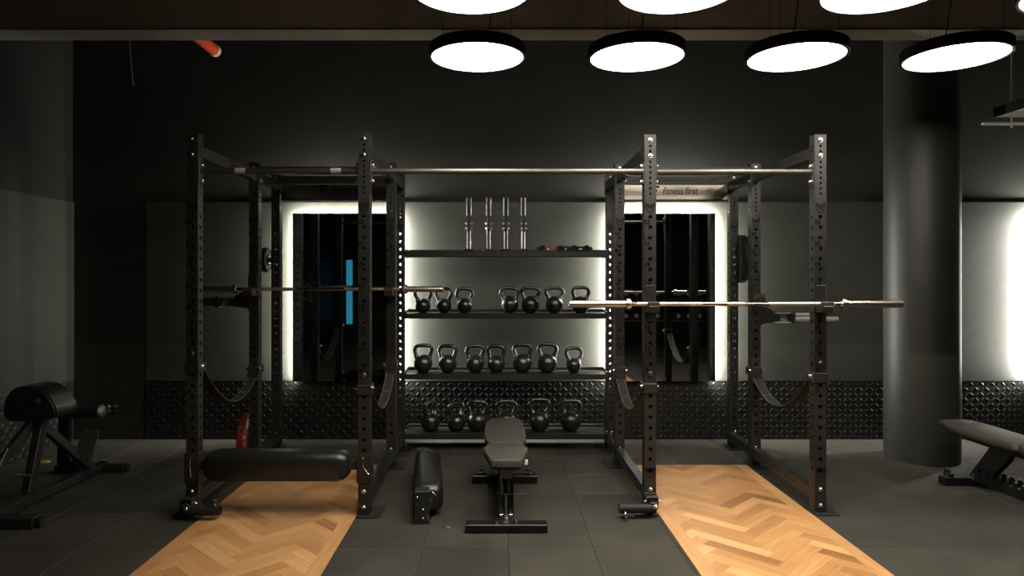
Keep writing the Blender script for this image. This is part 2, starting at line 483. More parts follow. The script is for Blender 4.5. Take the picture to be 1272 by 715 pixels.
lab = {(0,0): 'round black pendant lamp above the kettlebell shelves, leftmost of the row by the beam',
       (0,1): 'round black pendant lamp above the left post of the right power rack',
       (0,2): 'round black pendant lamp above the right post of the right power rack',
       (0,3): 'round black pendant lamp in front of the round column top',
       (1,0): 'nearer round pendant lamp cut by the top edge, above the leftmost lamp',
       (1,1): 'nearer round pendant lamp cut by the top edge, second from the left',
       (1,2): 'nearer round pendant lamp cut by the top edge, third from the left',
       (1,3): 'sliver of a nearer round lamp in the top right corner'}
for r in range(3):
    for c in range(4):
        kk = LAMPD/4.5
        x = (-.135 + 1.05*c)*kk; y = LAMPD - 1.045*r*kk
        l = lab.get((r,c), 'round black pendant lamp hanging out of view above the camera')
        if lamp0 is None: lamp0 = make_lamp(l); o = lamp0
        else: o = dup(lamp0, l, (0,0,0))
        o.location = (x, y, LZ)

# ------------------------------------------------------------------ wooden platforms
def clip(poly, x0, x1, y0, y1):
    for ax, lim, sg in ((0,x0,1),(0,x1,-1),(1,y0,1),(1,y1,-1)):
        out = []
        for i in range(len(poly)):
            a, b = poly[i-1], poly[i]
            da, db = sg*(a[ax]-lim), sg*(b[ax]-lim)
            if (da >= 0) != (db >= 0):
                t = da/(da-db); out.append((a[0]+(b[0]-a[0])*t, a[1]+(b[1]-a[1])*t))
            if db >= 0: out.append(b)
        poly = out
        if len(poly) < 3: return []
    return poly
def platform(x0, x1, label, seed):
    rnd = random.Random(seed)
    y0, y1, top = 0.7, 5.78, .006
    V = []; Fs = []; UV = []; tone = []
    def addpoly(poly, org, ang, t):
        off = (rnd.uniform(0,50), rnd.uniform(0,50))
        b = len(V)
        ca, sa = math.cos(ang), math.sin(ang)
        for p in poly:
            V.append((p[0], p[1], top))
        Fs.append(list(range(b, b+len(poly))))
        UV.append([((p[0]-org[0])*ca + (p[1]-org[1])*sa + off[0], -(p[0]-org[0])*sa + (p[1]-org[1])*ca + off[1]) for p in poly])
        tone.append(t)
    bw = .085
    gp = .0006
    # edge boards
    for xa, xb in ((x0, x0+bw), (x1-bw, x1)):
        y = y0
        while y < y1:
            ln = rnd.uniform(.8, 1.4); yb = min(y1, y+ln)
            addpoly([(xa+gp,y+gp),(xb-gp,y+gp),(xb-gp,yb-gp),(xa+gp,yb-gp)], (xa,y), PI/2, rnd.uniform(.3,.7)); y = yb
    W = .088; n = 5
    c45, s45 = math.cos(PI/4), math.sin(PI/4)
    cx, cy = (x0+x1)/2, 3.3
    for k in range(-60, 60):
        for i in range(-7, 8):
            for kind in (0, 1):
                ox, oy = k + 2*n*i, k
                if kind == 0: r = (ox, oy, ox+n, oy+1)
                else: r = (ox+n, oy-(n-1), ox+n+1, oy+1)
                e = .008
                q = [(r[0]+e,r[1]+e),(r[2]-e,r[1]+e),(r[2]-e,r[3]-e),(r[0]+e,r[3]-e)]
                q = [(cx + W*(a*c45 - b*s45), cy + W*(a*s45 + b*c45)) for a, b in q]
                t = min(1, max(0, rnd.gauss(.52, .17)))
                if rnd.random() < .10: t = rnd.uniform(.0,.15)
                if rnd.random() < .08: t = rnd.uniform(.85,1)
                pl = clip(q, x0+bw, x1-bw, y0, y1)
                if pl: addpoly(pl, q[0], PI/4 if kind == 0 else 3*PI/4, t)
    # body below
    b = len(V)
    V += [(x0,y0,0),(x1,y0,0),(x1,y1,0),(x0,y1,0),(x0,y0,top-.0012),(x1,y0,top-.0012),(x1,y1,top-.0012),(x0,y1,top-.0012)]
    for f in [(0,3,2,1),(4,5,6,7),(0,1,5,4),(1,2,6,5),(2,3,7,6),(3,0,4,7)]:
        Fs.append([b+i for i in f]); UV.append([(V[b+i][0], V[b+i][1]) for i in f]); tone.append(.15)
    me = bpy.data.meshes.new('lifting_platform'); me.from_pydata(V, [], Fs)
    me.materials.append(M['wood'])
    u = me.uv_layers.new(name='plank')
    flat = [c for poly in UV for p in poly for c in p]
    u.data.foreach_set('uv', flat)
    a = me.attributes.new('tone', 'FLOAT', 'FACE'); a.data.foreach_set('value', tone)
    me.update()
    o = link('lifting_platform', me)
    return tag(o, label, 'lifting platform', 'wooden lifting platforms')
platform(-1.955, -.94, 'herringbone oak lifting platform in front of the left power rack', 3)
platform(1.078, 2.10, 'herringbone oak lifting platform in front of the right power rack', 11)

# ------------------------------------------------------------------ power racks
TOPZ = 2.547
W = .078
small = [(2.47-.0357*i, .0088) for i in range(10)]
big = [(1.995-.0708*i, .0135) for i in range(25)]
holes = [(z-.012, r) for z, r in small+big]
um = MB(); perf_tube(um, TOPZ-.012, W, W, holes)
UPRIGHT = um.mesh('upright', 0, M['steel'])
# bolt: washer + hex + dome, axis along -y, base at y=0
BOLT = MB().lathe((0,0,0), (0,-1,0), [(0,.0155),(.003,.0155),(.003,.0125),(.011,.0120),(.015,.0085),(.0165,0)], 12).mesh('bolt', 35, M['chrome'])
def bolt(x, y, z, parent, d='-y'):
    rz = {'-y': 0, '+x': PI/2, '-x': -PI/2, '+y': PI}[d]
    return link('bolt', BOLT, parent, (x,y,z), (0,0,rz))
# stencilled numbers
def text_curve(name, body, size, mat, shear=0, space_line=1.0, align='LEFT', extrude=0.0):
    c = bpy.data.curves.new(name, 'FONT'); c.body = body; c.size = size; c.shear = shear
    c.space_line = space_line; c.align_x = align; c.extrude = extrude
    c.materials.append(mat); c.resolution_u = 3
    if name == 'number_stencil': c.offset = .0012
    return c
# wolf-shaped emblem: outline strips and a T inside
def emblem_mesh():
    mb = MB(); s = .034
    def strip(a, b, w=.0052):
        a = Vector((a[0]*s, a[1]*s)); b = Vector((b[0]*s, b[1]*s)); d = (b-a).normalized(); n = Vector((-d[1], d[0]))*w/2
        mb.add([(a[0]-n[0],0,a[1]-n[1]),(b[0]-n[0],0,b[1]-n[1]),(b[0]+n[0],0,b[1]+n[1]),(a[0]+n[0],0,a[1]+n[1])],[(0,1,2,3)])
    out = [(-.85,1),(-.45,.55),(.45,.55),(.85,1),(.85,.1),(.35,-.9),(-.35,-.9),(-.85,.1)]
    for i in range(len(out)): strip(out[i-1], out[i])
    strip((-.4,.25),(.4,.25)); strip((0,.25),(0,-.5)); strip((-.6,.55),(-.3,-.1)); strip((.6,.55),(.3,-.1))
    return mb.mesh('emblem', 0, M['mark'])
EMBLEM = emblem_mesh()
def text_mesh(curve):
    o = bpy.data.objects.new('tmp', curve); COL.objects.link(o)
    bpy.context.view_layer.update()
    me = bpy.data.meshes.new_from_object(o.evaluated_get(bpy.context.evaluated_depsgraph_get()))
    me.name = curve.name
    bpy.data.objects.remove(o)
    return me
NUMS = [text_mesh(text_curve('number_stencil', str(k), .040, M['mark'], 0, 1.0, 'CENTER')) for k in range(23, 0, -2)]

def power_rack(label, loc, side):
    """local origin: floor, centre between front uprights, y=0 at the front faces"""
    hw = .5715
    t = thing('power_rack', label, 'power rack', loc, 0, 'black power racks')
    dy = [0.0, D2-D1, D3-D1]
    for r, y in enumerate(dy):
        for s in (-1, 1):
            sx = s*hw + ((.022 if side > 0 else -.012) if r == 2 else 0)
            u = link('upright', UPRIGHT, t, (sx, y+W/2, .012))
            for z in (2.51, 2.404, .166, .06):
                bolt(0, -W/2, z-.012, u)
            if r < 2:
                for kk, nm in enumerate(NUMS[:(9 if r == 0 else 5)]):
                    link('number_stencil', nm, u, (-.021, -W/2-.0006, 1.957-.012-.013-.1416*kk), (PI/2, 0, 0))
            link('emblem', EMBLEM, u, (0, -W/2-.0006, 2.054-.012))
            if r == 0: link('emblem', EMBLEM, u, (0, -W/2-.0006, .265))
            # foot plate reaching outwards
            p = MB().cbox(min(-s*.045, s*.112), max(-s*.045, s*.112), -.045, .165, 0, .012, .002)
            p.box(-.036, .036, -.006, 0, .012, .020)
            p.build('foot_plate', M['steel'], t, 0, (sx, y, 0))
    # side rails between the uprights, low and high
    for s in (-1, 1):
        for z in (2.437, .12):
            for a, b in ((W, dy[1]), (dy[1]+W, dy[2])):
                L = b-a
                nh = int((L-.24)/.0357)
                hs = [(L/2 + (i-(nh-1)/2)*.0357, .006) for i in range(max(nh, 0))]
                m = MB(); perf_tube(m, L-.012, .06, .076, [(h-.006, r) for h, r in hs], '+x-x', along_y(s*hw, a+.006, z))
                m.box(s*hw-.038, s*hw+.038, a, a+.006, z-.08, z+.08)
                m.box(s*hw-.038, s*hw+.038, b-.006, b, z-.08, z+.08)
                m.build('side_rail', M['steel'], t, 0)
    # middle cross beam
    x0 = -hw+W/2; L = 2*hw-W
    nh = 24
    m = MB(); perf_tube(m, L-.012, .052, .10, [(L/2-.006+(i-(nh-1)/2)*.0357, .007) for i in range(nh)], '+x-x', along_x(x0+.006, dy[1]+.05, 2.488))
    for xx in (x0, -x0-.006): m.box(xx, xx+.006, dy[1]+.001, dy[1]+.076, 2.38, 2.54)
    cb = m.build('cross_beam', M['steel'], t, 0)
    for z in (2.515, 2.405):
        bolt(x0+.006, dy[1]+.03, z, cb, '+x'); bolt(-x0-.006, dy[1]+.03, z, cb, '-x')
    # back cross beam
    m = MB(); perf_tube(m, L, .078, .07, [(L/2+(i-(nh-1)/2)*.0357, .006) for i in range(nh)], '+y-y', along_x(x0, dy[2]+.037, 2.489))
    m.build('cross_beam', M['steel'], t, 0)
    # low rear tie at the foot
    # sign plate under the back beam
    sg = MB(); sg.use(M['sign_steel']).cbox(x0, -x0, dy[2]+.004, dy[2]+.012, 2.315, 2.449, .002)
    sp = sg.build('sign_plate', None, t, 0)
    MB().box(x0, -x0, dy[2]-.002, dy[2]+.026, 2.298, 2.314).build('sign_ledge', M['steel'], t)
    sp['label'] = 'polished steel sign plate with black lettering'
    tx = text_curve('sign_lettering', 'fitness first', .098, M['sign_black'], .22, 1.0, 'LEFT', .0008)
    lx = (823-VX)/F*D3 - 1.595
    lt = link('sign_lettering', text_mesh(tx), sp, (lx, dy[2]+.003, 2.362), (PI/2, 0, 0))
    bpy.context.view_layer.update()
    k = .325/max(lt.dimensions.x, .01)
    lt.scale = (k, 1, 1)
    lg = MB()
    ex = lx-.115; ez = 2.362
    for poly in ([(0,0),(.022,0),(.034,.078),(.012,.078)], [(.010,.062),(.085,.062),(.090,.080),(.012,.080)], [(.024,.028),(.066,.028),(.070,.044),(.026,.044)]):
        lg.prism([(ex+a, ez+b) for a, b in poly], 'y', dy[2]+.0028, dy[2]+.004)
    lg.build('sign_emblem', M['sign_black'], sp, 0)
    # pull-up bar across the front
    pb = MB(); zb = 2.302; yb = W/2
    pb.use(M['pull']).cyl((x0+.004, yb, zb), (-x0-.004, yb, zb), .019, 24)
    if side < 0:
        pb.use(M['tape'])
        for c in (298, 417):
            xx = xat(c, 4.56)-loc[0]
            pb.cyl((xx-.035, yb, zb), (xx+.035, yb, zb), .0196, 24)
    pbo = pb.build('pull_up_bar', None, t)
    for s in (-1, 1):
        xx = s*(hw-W/2)
        fl_ = MB().cbox(min(xx, xx-s*.008), max(xx, xx-s*.008), .004, W-.004, zb-.085, zb+.06, .002).build('bar_flange', M['steel'], pbo, 0)
        for z in (2.340, 2.235):
            bolt(xx-s*.008, yb, z, fl_, '-x' if s > 0 else '+x')
    return t
rackL_loc = (-1.4625, D1-.045, 0)
rackR_loc = (1.595, D1, 0)
power_rack('black power rack on the left, standing in shadow over the left wooden platform', rackL_loc, -1)
power_rack('black power rack on the right with white numbered post faces lit from above', rackR_loc, 1).__setitem__('label', 'black power rack on the right, its numbered grey-lit posts around the right platform')

# bar that links the two racks at the front
cb = thing('connecting_bar', 'long round steel bar linking the two power racks above the kettlebell shelves', 'pull-up bar', (0,0,0))
xa, xb = rackL_loc[0]+.5715+W/2, rackR_loc[0]-.5715-W/2
MB().cyl((xa+.004, D1-.005+W/2-.02, 2.302), (xb-.004, D1+W/2-.02, 2.302), .019, 24).build('tube', M['pull'], cb)
for xx, s, y in ((xa, 1, rackL_loc[1]), (xb, -1, rackR_loc[1])):
    f_ = MB().cbox(min(xx, xx+s*.008), max(xx, xx+s*.008), y+.004, y+W-.004, 2.217, 2.362, .002).build('bar_flange', M['steel'], cb, 0)
    for z in (2.340, 2.235): bolt(xx+s*.008, y+W/2, z, f_, '+x' if s > 0 else '-x')

# ------------------------------------------------------------------ shelves between the racks
SF, SB = 6.27, 6.60
sx0, sx1 = xat(503.0, D3)-.006, xat(754, D3)+.006
shelf_z = [1.832, 1.262, .704, .154]
shelf_lab = ['topmost black steel shelf carrying chrome posts and bar collars',
             'second black steel shelf from the top, with the gap in its kettlebell row',
             'third black steel shelf from the top with seven kettlebells close together',
             'lowest black steel shelf just above the floor with the largest kettlebells']
for z, l in zip(shelf_z, shelf_lab):
    t = thing('kettlebell_shelf', l, 'shelf', ((sx0+sx1)/2, SF, z), 0, 'shelves between the power racks')
    w = (sx1-sx0)/2; d = SB-SF
    m = MB(); m.cbox(-w, w, 0, d, -.004, 0, .001)
    m.cbox(-w, w, 0, .02, -.048, -.001, .003); m.cbox(-w, w, d-.02, d, -.048, .028, .003)
    m.build('tray', M['shelf'], t, 0)
    for s in (-1, 1):
        x = s*w
        br = MB().cbox(min(x, x-s*.006), max(x, x-s*.006), .02, d-.02, -.055, .025, .002)
        bo = br.build('bracket', M['shelf'], t, 0)
        bolt(x-s*.006, .06, .012, bo, '-x' if s > 0 else '+x')
        bolt(x-s*.006, .06, -.075+.04, bo, '-x' if s > 0 else '+x')

# ------------------------------------------------------------------ kettlebells
def kettlebell_meshes(r, h):
    rr = r
    zc = r*.90
    prof = []
    zb = 0.0
    a0 = math.asin(-zc/r) if zc < r else -PI/2
    prof.append((0.0, 0.0)); prof.append((0.0, r*math.cos(a0)*.92))
    for i in range(15):
        a = a0 + .12 + (PI/2 - a0 - .12)*i/14
        prof.append((zc + r*math.sin(a), r*math.cos(a)))
    ball = MB().lathe((0,0,0), (0,0,1), prof, 32).mesh('ball', 60, M['iron'])
    tr = .0182 if h > .26 else .0165
    zt = h - tr
    wt = r*.98 if h > .25 else r*1.08
    ctrl = [(-r*.60, zc+r*.62), (-r*.74, zc+r*.95), (-wt*.88, zc+r*1.30), (-wt*.93, zt-.045), (-wt*.80, zt-.016), (-wt*.50, zt-.002), (0, zt)]
    ctrl = ctrl + [(-a, b) for a, b in ctrl[-2::-1]]
    pts = []; rad = []
    N = len(ctrl)
    for i in range(N-1):
        p0 = ctrl[max(i-1,0)]; p1 = ctrl[i]; p2 = ctrl[i+1]; p3 = ctrl[min(i+2,N-1)]
        for k in range(5):
            t = k/5
            f = lambda a,b,c,d: .5*((2*b)+(-a+c)*t+(2*a-5*b+4*c-d)*t*t+(-a+3*b-3*c+d)*t**3)
            pts.append((f(p0[0],p1[0],p2[0],p3[0]), 0, f(p0[1],p1[1],p2[1],p3[1])))
    pts.append((ctrl[-1][0], 0, ctrl[-1][1]))
    L = len(pts)
    for i in range(L):
        e = min(i, L-1-i)/(L-1)
        rad.append(tr*(1.0 + .55*max(0, 1-e/.10)))
    handle = MB().tube(pts, rad, 14).mesh('handle', 60, M['iron'])
    return ball, handle
ordn = ['first', 'second', 'third', 'fourth', 'fifth', 'sixth', 'seventh']
KB = {
 1: [(525.3,9.5,33,10),(551.3,9.5,32,-14),(577,9.8,32,5),(633,11,33,0),(658.8,11,33,-6),(688.7,11,33,4),(721.3,11,33.5,0)],
 2: [(525.6,11.7,35.5,3),(556,11.7,35,-4),(590,11.3,35,6),(616.5,10.9,35,-8),(648.8,11.9,36.5,-9),(680.2,12.2,37,-8),(712.8,9.4,32,5)],
 3: [(534.5,11.8,38.5,58),(566.4,11.6,36.5,38),(592.9,12.5,38.5,0),(629,12.6,39,3),(670,12.9,41,5),(708.8,13,39.5,-4)]}
klab = {1: 'on the second shelf from the top', 2: 'on the third shelf from the top', 3: 'on the lowest shelf'}
extra = {(1,0): 'behind the left barbell', (1,6): 'behind the right barbell', (2,6): 'smallest there',
         (3,0): 'handle turned sideways', (3,3): 'behind the bench backrest', (1,3): 'right of the gap', (1,2): 'left of the gap',
         (3,1): 'handle turned at an angle'}
cache = {}
for sh, row in KB.items():
    zz = shelf_z[sh]; D = 6.415 if sh > 1 else 6.40
    for i, (px, rpx, hpx, yaw) in enumerate(row):
        r = rpx*D/F; h = hpx*D/F
        key = (round(r,3), round(h,3))
        if key not in cache: cache[key] = kettlebell_meshes(r, h)
        n = len(row)
        pos = 'leftmost' if i == 0 else ('rightmost' if i == n-1 else ordn[i] + ' from the left')
        l = 'black kettlebell %s, %s' % (klab[sh], pos)
        if (sh,i) in extra: l = l.replace(', third from the left', '').replace(', fourth from the left', '') + ', ' + extra[sh,i]
        t = thing('kettlebell', l, 'kettlebell', (xat(px, D), D, zz), math.radians(yaw), 'kettlebells ' + klab[sh])
        link('ball', cache[key][0], t); link('handle', cache[key][1], t)

# ------------------------------------------------------------------ chrome posts and collars on the top shelf
def chrome_post(label):
    t = thing('chrome_post', label, 'post', (0,0,0), 0, 'chrome posts on the top shelf')
    s = 6.45/F
    MB().cbox(-6.2*s, 6.2*s, -.045, .045, 0, 3.6*s, .003).build('foot', M['rubber'], t, 0)
    for x in (-1, 1):
        MB().cyl((x*2.0*s, 0, 3.6*s), (x*2.0*s, 0, 27*s), .0036, 12).build('rod', M['dull_chrome'], t)
        k = MB()
        pr = []
        z = 45*s
        while z < 65*s:
            pr += [(z, .0050), (z+.006, .0078), (z+.010, .0078), (z+.016, .0050)]; z += .019
        k.lathe((x*2.4*s, 0, 0), (0,0,1), pr, 12)
        k.build('ribbed_grip', M['dull_chrome'], t)
        for z in (29, 35):
            b_ = MB().cyl((x*1.6*s, -.008, z*s), (x*4.0*s, -.016, z*s), .008, 10).build('clamp_screw', M['dull_chrome'], t)
    MB().cbox(-1.9*s, 1.9*s, -.016, .016, 25*s, 39*s, .003).build('clamp', M['rubber'], t, 0)
    MB().cbox(-1.5*s, 1.5*s, -.010, .010, 39*s, 66*s, .002).build('stem', M['rubber'], t, 0)
    return t
pl = ['chrome double-rod post on black foot, leftmost of four on the top shelf', 'chrome post on black foot, second from the left on the top shelf',
      'chrome post on black foot, third from the left on the top shelf', 'chrome post on black foot nearest the bar collars on the top shelf']
p0 = None
for i, (px, rz) in enumerate(((582.4, 0), (607.0, 12), (628.4, -6), (650.0, 20))):
    loc = (xat(px, 6.42), 6.42, shelf_z[0])
    if p0 is None: p0 = chrome_post(pl[0]); p0.location = loc; p0.rotation_euler = (0,0,math.radians(rz))
    else: dup(p0, pl[i], loc, math.radians(rz))
def collar_clamp(label, loc, rz, red):
    t = thing('bar_collar', label, 'bar collar', loc, rz, 'bar collars on the top shelf')
    ring = MB(); R = .031
    ring.lathe((0,-.02,R), (0,1,0), [(0,.026),(0,R),(.04,R),(.04,.026),(0,.026)], 24).build('ring', M['rubber'], t)
    MB().cbox(R-.004, R+.055, -.018, .018, .006, .05, .005).build('lever', M['red'] if red == 1 else M['rubber'], t, 0)
    MB().cbox(-R-.022, -R+.004, -.02, .02, .008, .046, .006).build('hinge', M['red'] if red == 2 else M['rubber'], t, 0)
    MB().cyl((R+.02,-.022,.026), (R+.02,.022,.026), .009, 12).build('pin', M['chrome'], t)
    return t
zt = shelf_z[0]
collar_clamp('small black and red bar collar, leftmost of those on the top shelf', (xat(673.5,6.36), 6.36, zt), .15, 1)
collar_clamp('black bar collar with a red end, second from left on the top shelf', (xat(696,6.36), 6.36, zt), -.1, 2)
collar_clamp('all black bar collar right beside the red-ended one on the top shelf', (xat(713,6.36), 6.36, zt), 0.1, 0)
collar_clamp('all black bar collar, rightmost on the top shelf', (xat(728.5,6.36), 6.36, zt), PI-.05, 0)

# ------------------------------------------------------------------ barbells
def barbell(label, loc, length, sleeve, rs, shaft_r, knurl, lrz=0):
    t = thing('barbell', label, 'barbell', loc, lrz, 'barbells racked on the power racks')
    half = length/2; inner = half - sleeve
    m = MB()
    edges = sorted(set([-inner, inner] + [k for ab in knurl for k in ab]))
    for a, b in zip(edges[:-1], edges[1:]):
        mid = (a+b)/2
        kn = any(k[0] <= mid <= k[1] for k in knurl)
        m.use(M['bar_knurl'] if kn else M['bar_smooth'])
        m.cyl((a,0,0), (b,0,0), shaft_r, 24, cap=False)
        if kn and (b-a) > .2:
            pass
    m.build('shaft', None, t)
    for s in (-1, 1):
        sl = MB().lathe((s*inner,0,0), (s,0,0), [(0,shaft_r+.002),(0,.021),(.008,.021),(.008,.037),(.034,.037),(.036,.035),(.036,rs),(sleeve-.003,rs),(sleeve,rs-.003),(sleeve,.014),(sleeve-.004,.013),(sleeve-.004,0)], 32)
        sl.build('sleeve', M['bar_sleeve'], t)
        for q in (.43, .475):
            if q < inner: 
                pass
    return t
DB = D1-.062
barbell('steel barbell resting across the front posts of the right power rack', (xat(913.7, DB), DB, zat(377.4, DB)), 2.21, .415, .0248, .0145,
        [(-.655,-.22),(-.058,.058),(.22,.655)])
DBL = 5.60
barbell('shorter steel barbell resting inside the left power rack in shadow', (xat(397.5, DBL), DBL, zat(359, DBL)), 2.03, .335, .0235, .0135,
        [(-.60,-.20),(.20,.655)])
# J-cups
def j_cup(label, x, yf, zbar):
    """yf: front face of the upright; the bar axis sits 0.062 in front of it"""
    t = thing('j_cup', label, 'J-cup', (x, yf, zbar), 0, 'J-cups on the power racks')
    pl_ = MB().cbox(-.037, .037, -.007, 0, -.055, .125, .002)
    for s in (-1, 1):
        pl_.cbox(s*.041-.003, s*.041+.003, -.007, .05, -.055, .02, .001)
    pl_.build('back_plate', M['steel'], t, 0)
    c = MB()
    c.cbox(-.036, .036, -.115, -.007, -.055, -.029, .003)
    c.cbox(-.036, .036, -.118, -.095, -.055, -.012, .004)
    c.build('cup', M['steel'], t, 0)
    l = MB()
    l.cbox(-.032, .032, -.094, -.008, -.029, -.0148, .001)
    l.cbox(-.037, .037, -.112, -.082, -.0148, .014, .003)
    l.build('liner', M['ivory'], t, 0)
    MB().lathe((0,-.007,.095), (0,-1,0), [(0,.008),(.003,.008),(.004,.005),(.004,0)], 12).build('screw', M['steel'], t)
    return t
zR = zat(377.4, DB)
j_cup('black J-cup holding the right barbell on the left front post', rackR_loc[0]-.5715, D1, zR)
j_cup('black J-cup holding the right barbell on the right front post', rackR_loc[0]+.5715, D1, zR)
zL = zat(359, DBL)
yL2 = rackL_loc[1]+(D2-D1)
j_cup('black J-cup holding the left barbell on the outer middle post', rackL_loc[0]-.5715, DBL+.062, zL)
j_cup('black J-cup holding the left barbell on the middle post beside the shelves', rackL_loc[0]+.5715, DBL+.062, zL)
j_cup('spare black J-cup parked on the right rear post of the right rack', rackR_loc[0]+.5715, D2, zat(374, D2)+.05)

# ------------------------------------------------------------------ safety straps
def safety_strap(label, x, yf, zf, ym, zm, sag):
    t = thing('safety_strap', label, 'safety strap', (x, yf, 0), 0, 'safety straps in the power racks')
    L = ym - yf
    for nm, y, z in (('front', 0, zf), ('rear', L, zm)):
        c = MB()
        c.cbox(-.047, .047, -.012, -.001, z-.033, z+.033, .003)
        for s in (-1, 1): c.cbox(s*.0435-.004, s*.0435+.004, -.012, W+.03, z-.033, z+.033, .002)
        c.cbox(-.047, .047, W+.004, W+.03, z-.033, z+.033, .003) if nm == 'front' else c.cbox(-.047, .047, -.034, -.012, z-.10, z-.033, .003)
        b = c.build('strap_bracket', M['steel'], t, 0, (0, y, 0))
        for s in (-1, 1): bolt(s*.0475, .038 if nm == 'front' else -.004, z+.008, b, '+x' if s > 0 else '-x')
    pts = []
    y0, z0, y1, z1 = W+.03, zf-.01, L-.036, zm-.06
    N = 26
    for i in range(N+1):
        s = i/N
        pts.append((y0+(y1-y0)*s, z0+(z1-z0)*s - sag*4*s*(1-s)))
    def ribbon(mat, xa, xb, dz, th, name, par):
        m = MB(); vs = []
        for (y, z) in pts:
            vs += [(xa,y,z+dz),(xb,y,z+dz),(xb,y,z+dz-th),(xa,y,z+dz-th)]
        fs = []
        for i in range(N):
            a = i*4; b = a+4
            fs += [(a,a+1,b+1,b),(a+1,a+2,b+2,b+1),(a+2,a+3,b+3,b+2),(a+3,a,b,b+3)]
        fs += [(3,2,1,0),(N*4,N*4+1,N*4+2,N*4+3)]
        m.add(vs, fs); return m.build(name, mat, par, 50)
    st = ribbon(M['strap'], -.036, .036, 0, .007, 'webbing', t)
    for s in (-1, 1): ribbon(M['strap_edge'], s*.033-.0022, s*.033+.0022, .0012, .001, 'edge_stitching', st)
    i = int(N*.83)
    y, z = pts[i]
    st2 = MB().box(-.036, .036, y-.004, y+.004, z-.002, z+.006).build('cross_stitching', M['strap_edge'], st)
    pin = MB().lathe((0,0,zf+.098), (0,-1,0), [(0,.016),(.01,.016),(.014,.012),(.016,0)], 14).build('locking_pin', M['pull'], t)
    return t
yR2 = D2
yL1 = rackL_loc[1]
safety_strap('black safety strap hanging low on the right rack beside the shelves', rackR_loc[0]-.5715, D1, zat(482, D1), yR2, zat(461, D2), .20)
safety_strap('black safety strap hanging low on the outer right side of the right rack', rackR_loc[0]+.5715, D1, zat(469, D1), yR2, zat(461, D2), .21)
safety_strap('black safety strap hanging low on the left rack beside the shelves', rackL_loc[0]+.5715, yL1, zat(484, yL1), yL2, zat(454, yL2), .20)
safety_strap('black safety strap hanging low on the outer left side of the left rack', rackL_loc[0]-.5715, yL1, zat(457, yL1), yL2, zat(459, yL2), .21)

# ------------------------------------------------------------------ hip thrust pads
def roller_pad(label, loc, rz, L, on_rack):
    t = thing('roller_pad', label, 'pad', loc, rz, 'long black hip thrust pads')
    h = L/2
    # rounded, slightly squared padding with chamfered ends
    n = 40; vs = []; fs = []
    def ringpts(k):
        out = []
        for i in range(n):
            a = 2*PI*i/n; c, s = math.cos(a), math.sin(a)
            e = 3.4
            q = (abs(c)**e + abs(s)**e)**(-1/e)
            out.append((c*q*k, s*q*k))
        return out
    secs = [(-h, .055), (-h+.006, .068), (-h+.03, .088), (-h+.07, .1), (h-.07, .1), (h-.03, .088), (h-.006, .068), (h, .055)]
    for x, k in secs:
        for (a, b) in ringpts(k): vs.append((x, a, b))
    for s in range(len(secs)-1):
        for i in range(n):
            j = (i+1) % n
            fs.append((s*n+i, s*n+j, (s+1)*n+j, (s+1)*n+i))
    fs.append(tuple(range(n))[::-1]); fs.append(tuple(range((len(secs)-1)*n, len(secs)*n)))
    m = MB(); m.add(vs, fs); m.build('padding', M['vinyl'], t, 60)
    return t
LW = yL1
pad = roller_pad('black padded roller mounted low across the front of the left power rack', (xat(342.5, LW-.03), LW+.03, .335), 0, .955, True)
hw = .5715; ox = rackL_loc[0]-pad.location.x
MB().cbox(ox-hw+.05, ox+hw-.05, -.028, .028, -.028, .028, .003).build('cross_tube', M['steel'], pad, 0)
for s in (-1, 1):
    b = MB(); xx = ox+s*hw
    z0 = -.115; z1 = .085
    b.cbox(xx-.047, xx+.047, -.042, -.034, z0, z1, .002)
    for q in (-1, 1): b.cbox(xx+q*.044-.0035, xx+q*.044+.0035, -.042, .06, z0, z1, .002)
    mb = b.build('mounting_bracket', M['steel'], pad, 0)
    # pull pin and its wire lanyard
    MB().cyl((xx, -.06, .06), (xx, -.042, .06), .007, 10).build('pull_pin', M['chrome'], mb)
    if s > 0: pts = [(xx-.004, -.05, .055), (xx-.002, -.055, .0), (xx+.03, -.052, -.045), (xx+.062, -.05, -.06), (xx+.074, -.045, -.03), (xx+.066, -.04, .02), (xx+.04, -.04, .065)]
    else: pts = [(xx, -.052, .05), (xx-.004, -.055, .0), (xx+.002, -.054, -.05), (xx, -.05, -.07)]
    MB().tube(pts, .0016, 6).build('wire_lanyard', M['chrome'], mb)

# spare pad lying on the floor
fx = xat(537.5, 4.85)
sp = roller_pad('black padded roller lying on the floor between the left rack and the bench', (0,0,0), PI/2, .955, False)
sp.location = (-.508, 4.97, .125)
sp.rotation_euler = (0, 0, PI/2+.105)
# local x runs away from the camera (world +y), local y runs to world -x
MB().cbox(-.58, .58, -.028, .028, -.028, .028, .003).build('cross_tube', M['steel'], sp, 0)
for s in (-1, 1):
    xx = s*.535
    b = MB()
    b.cbox(xx-.047, xx-.040, -.008, .088, -.124, .085, .002); b.cbox(xx+.040, xx+.047, -.008, .088, -.124, .085, .002)
    b.cbox(xx-.047, xx+.047, .082, .089, -.124, .087, .002); b.cbox(xx-.050, xx+.047, -.008, .089, .080, .087, .002)
    mb = b.build('mounting_bracket', M['steel'], sp, 0)
    for z in (.05, -.03, -.085): link('bolt', BOLT, mb, (xx-.047, .072 if z > 0 else .035, z), (0,0,-PI/2)).scale = (.5,.5,.5)
    pts = [(xx-.02, .0, .085), (xx-.045, -.025, .082), (xx-.05, -.05, .06), (xx-.05, -.055, .045)]
    MB().tube(pts, .0016, 6).build('wire_lanyard', M['chrome'], mb)
    MB().tube([(xx-.05, .008, -.05), (xx-.052, .006, -.08), (xx-.053, .0, -.1), (xx-.05, -.012, -.118)], .0016, 6).build('wire_lanyard', M['chrome'], mb)

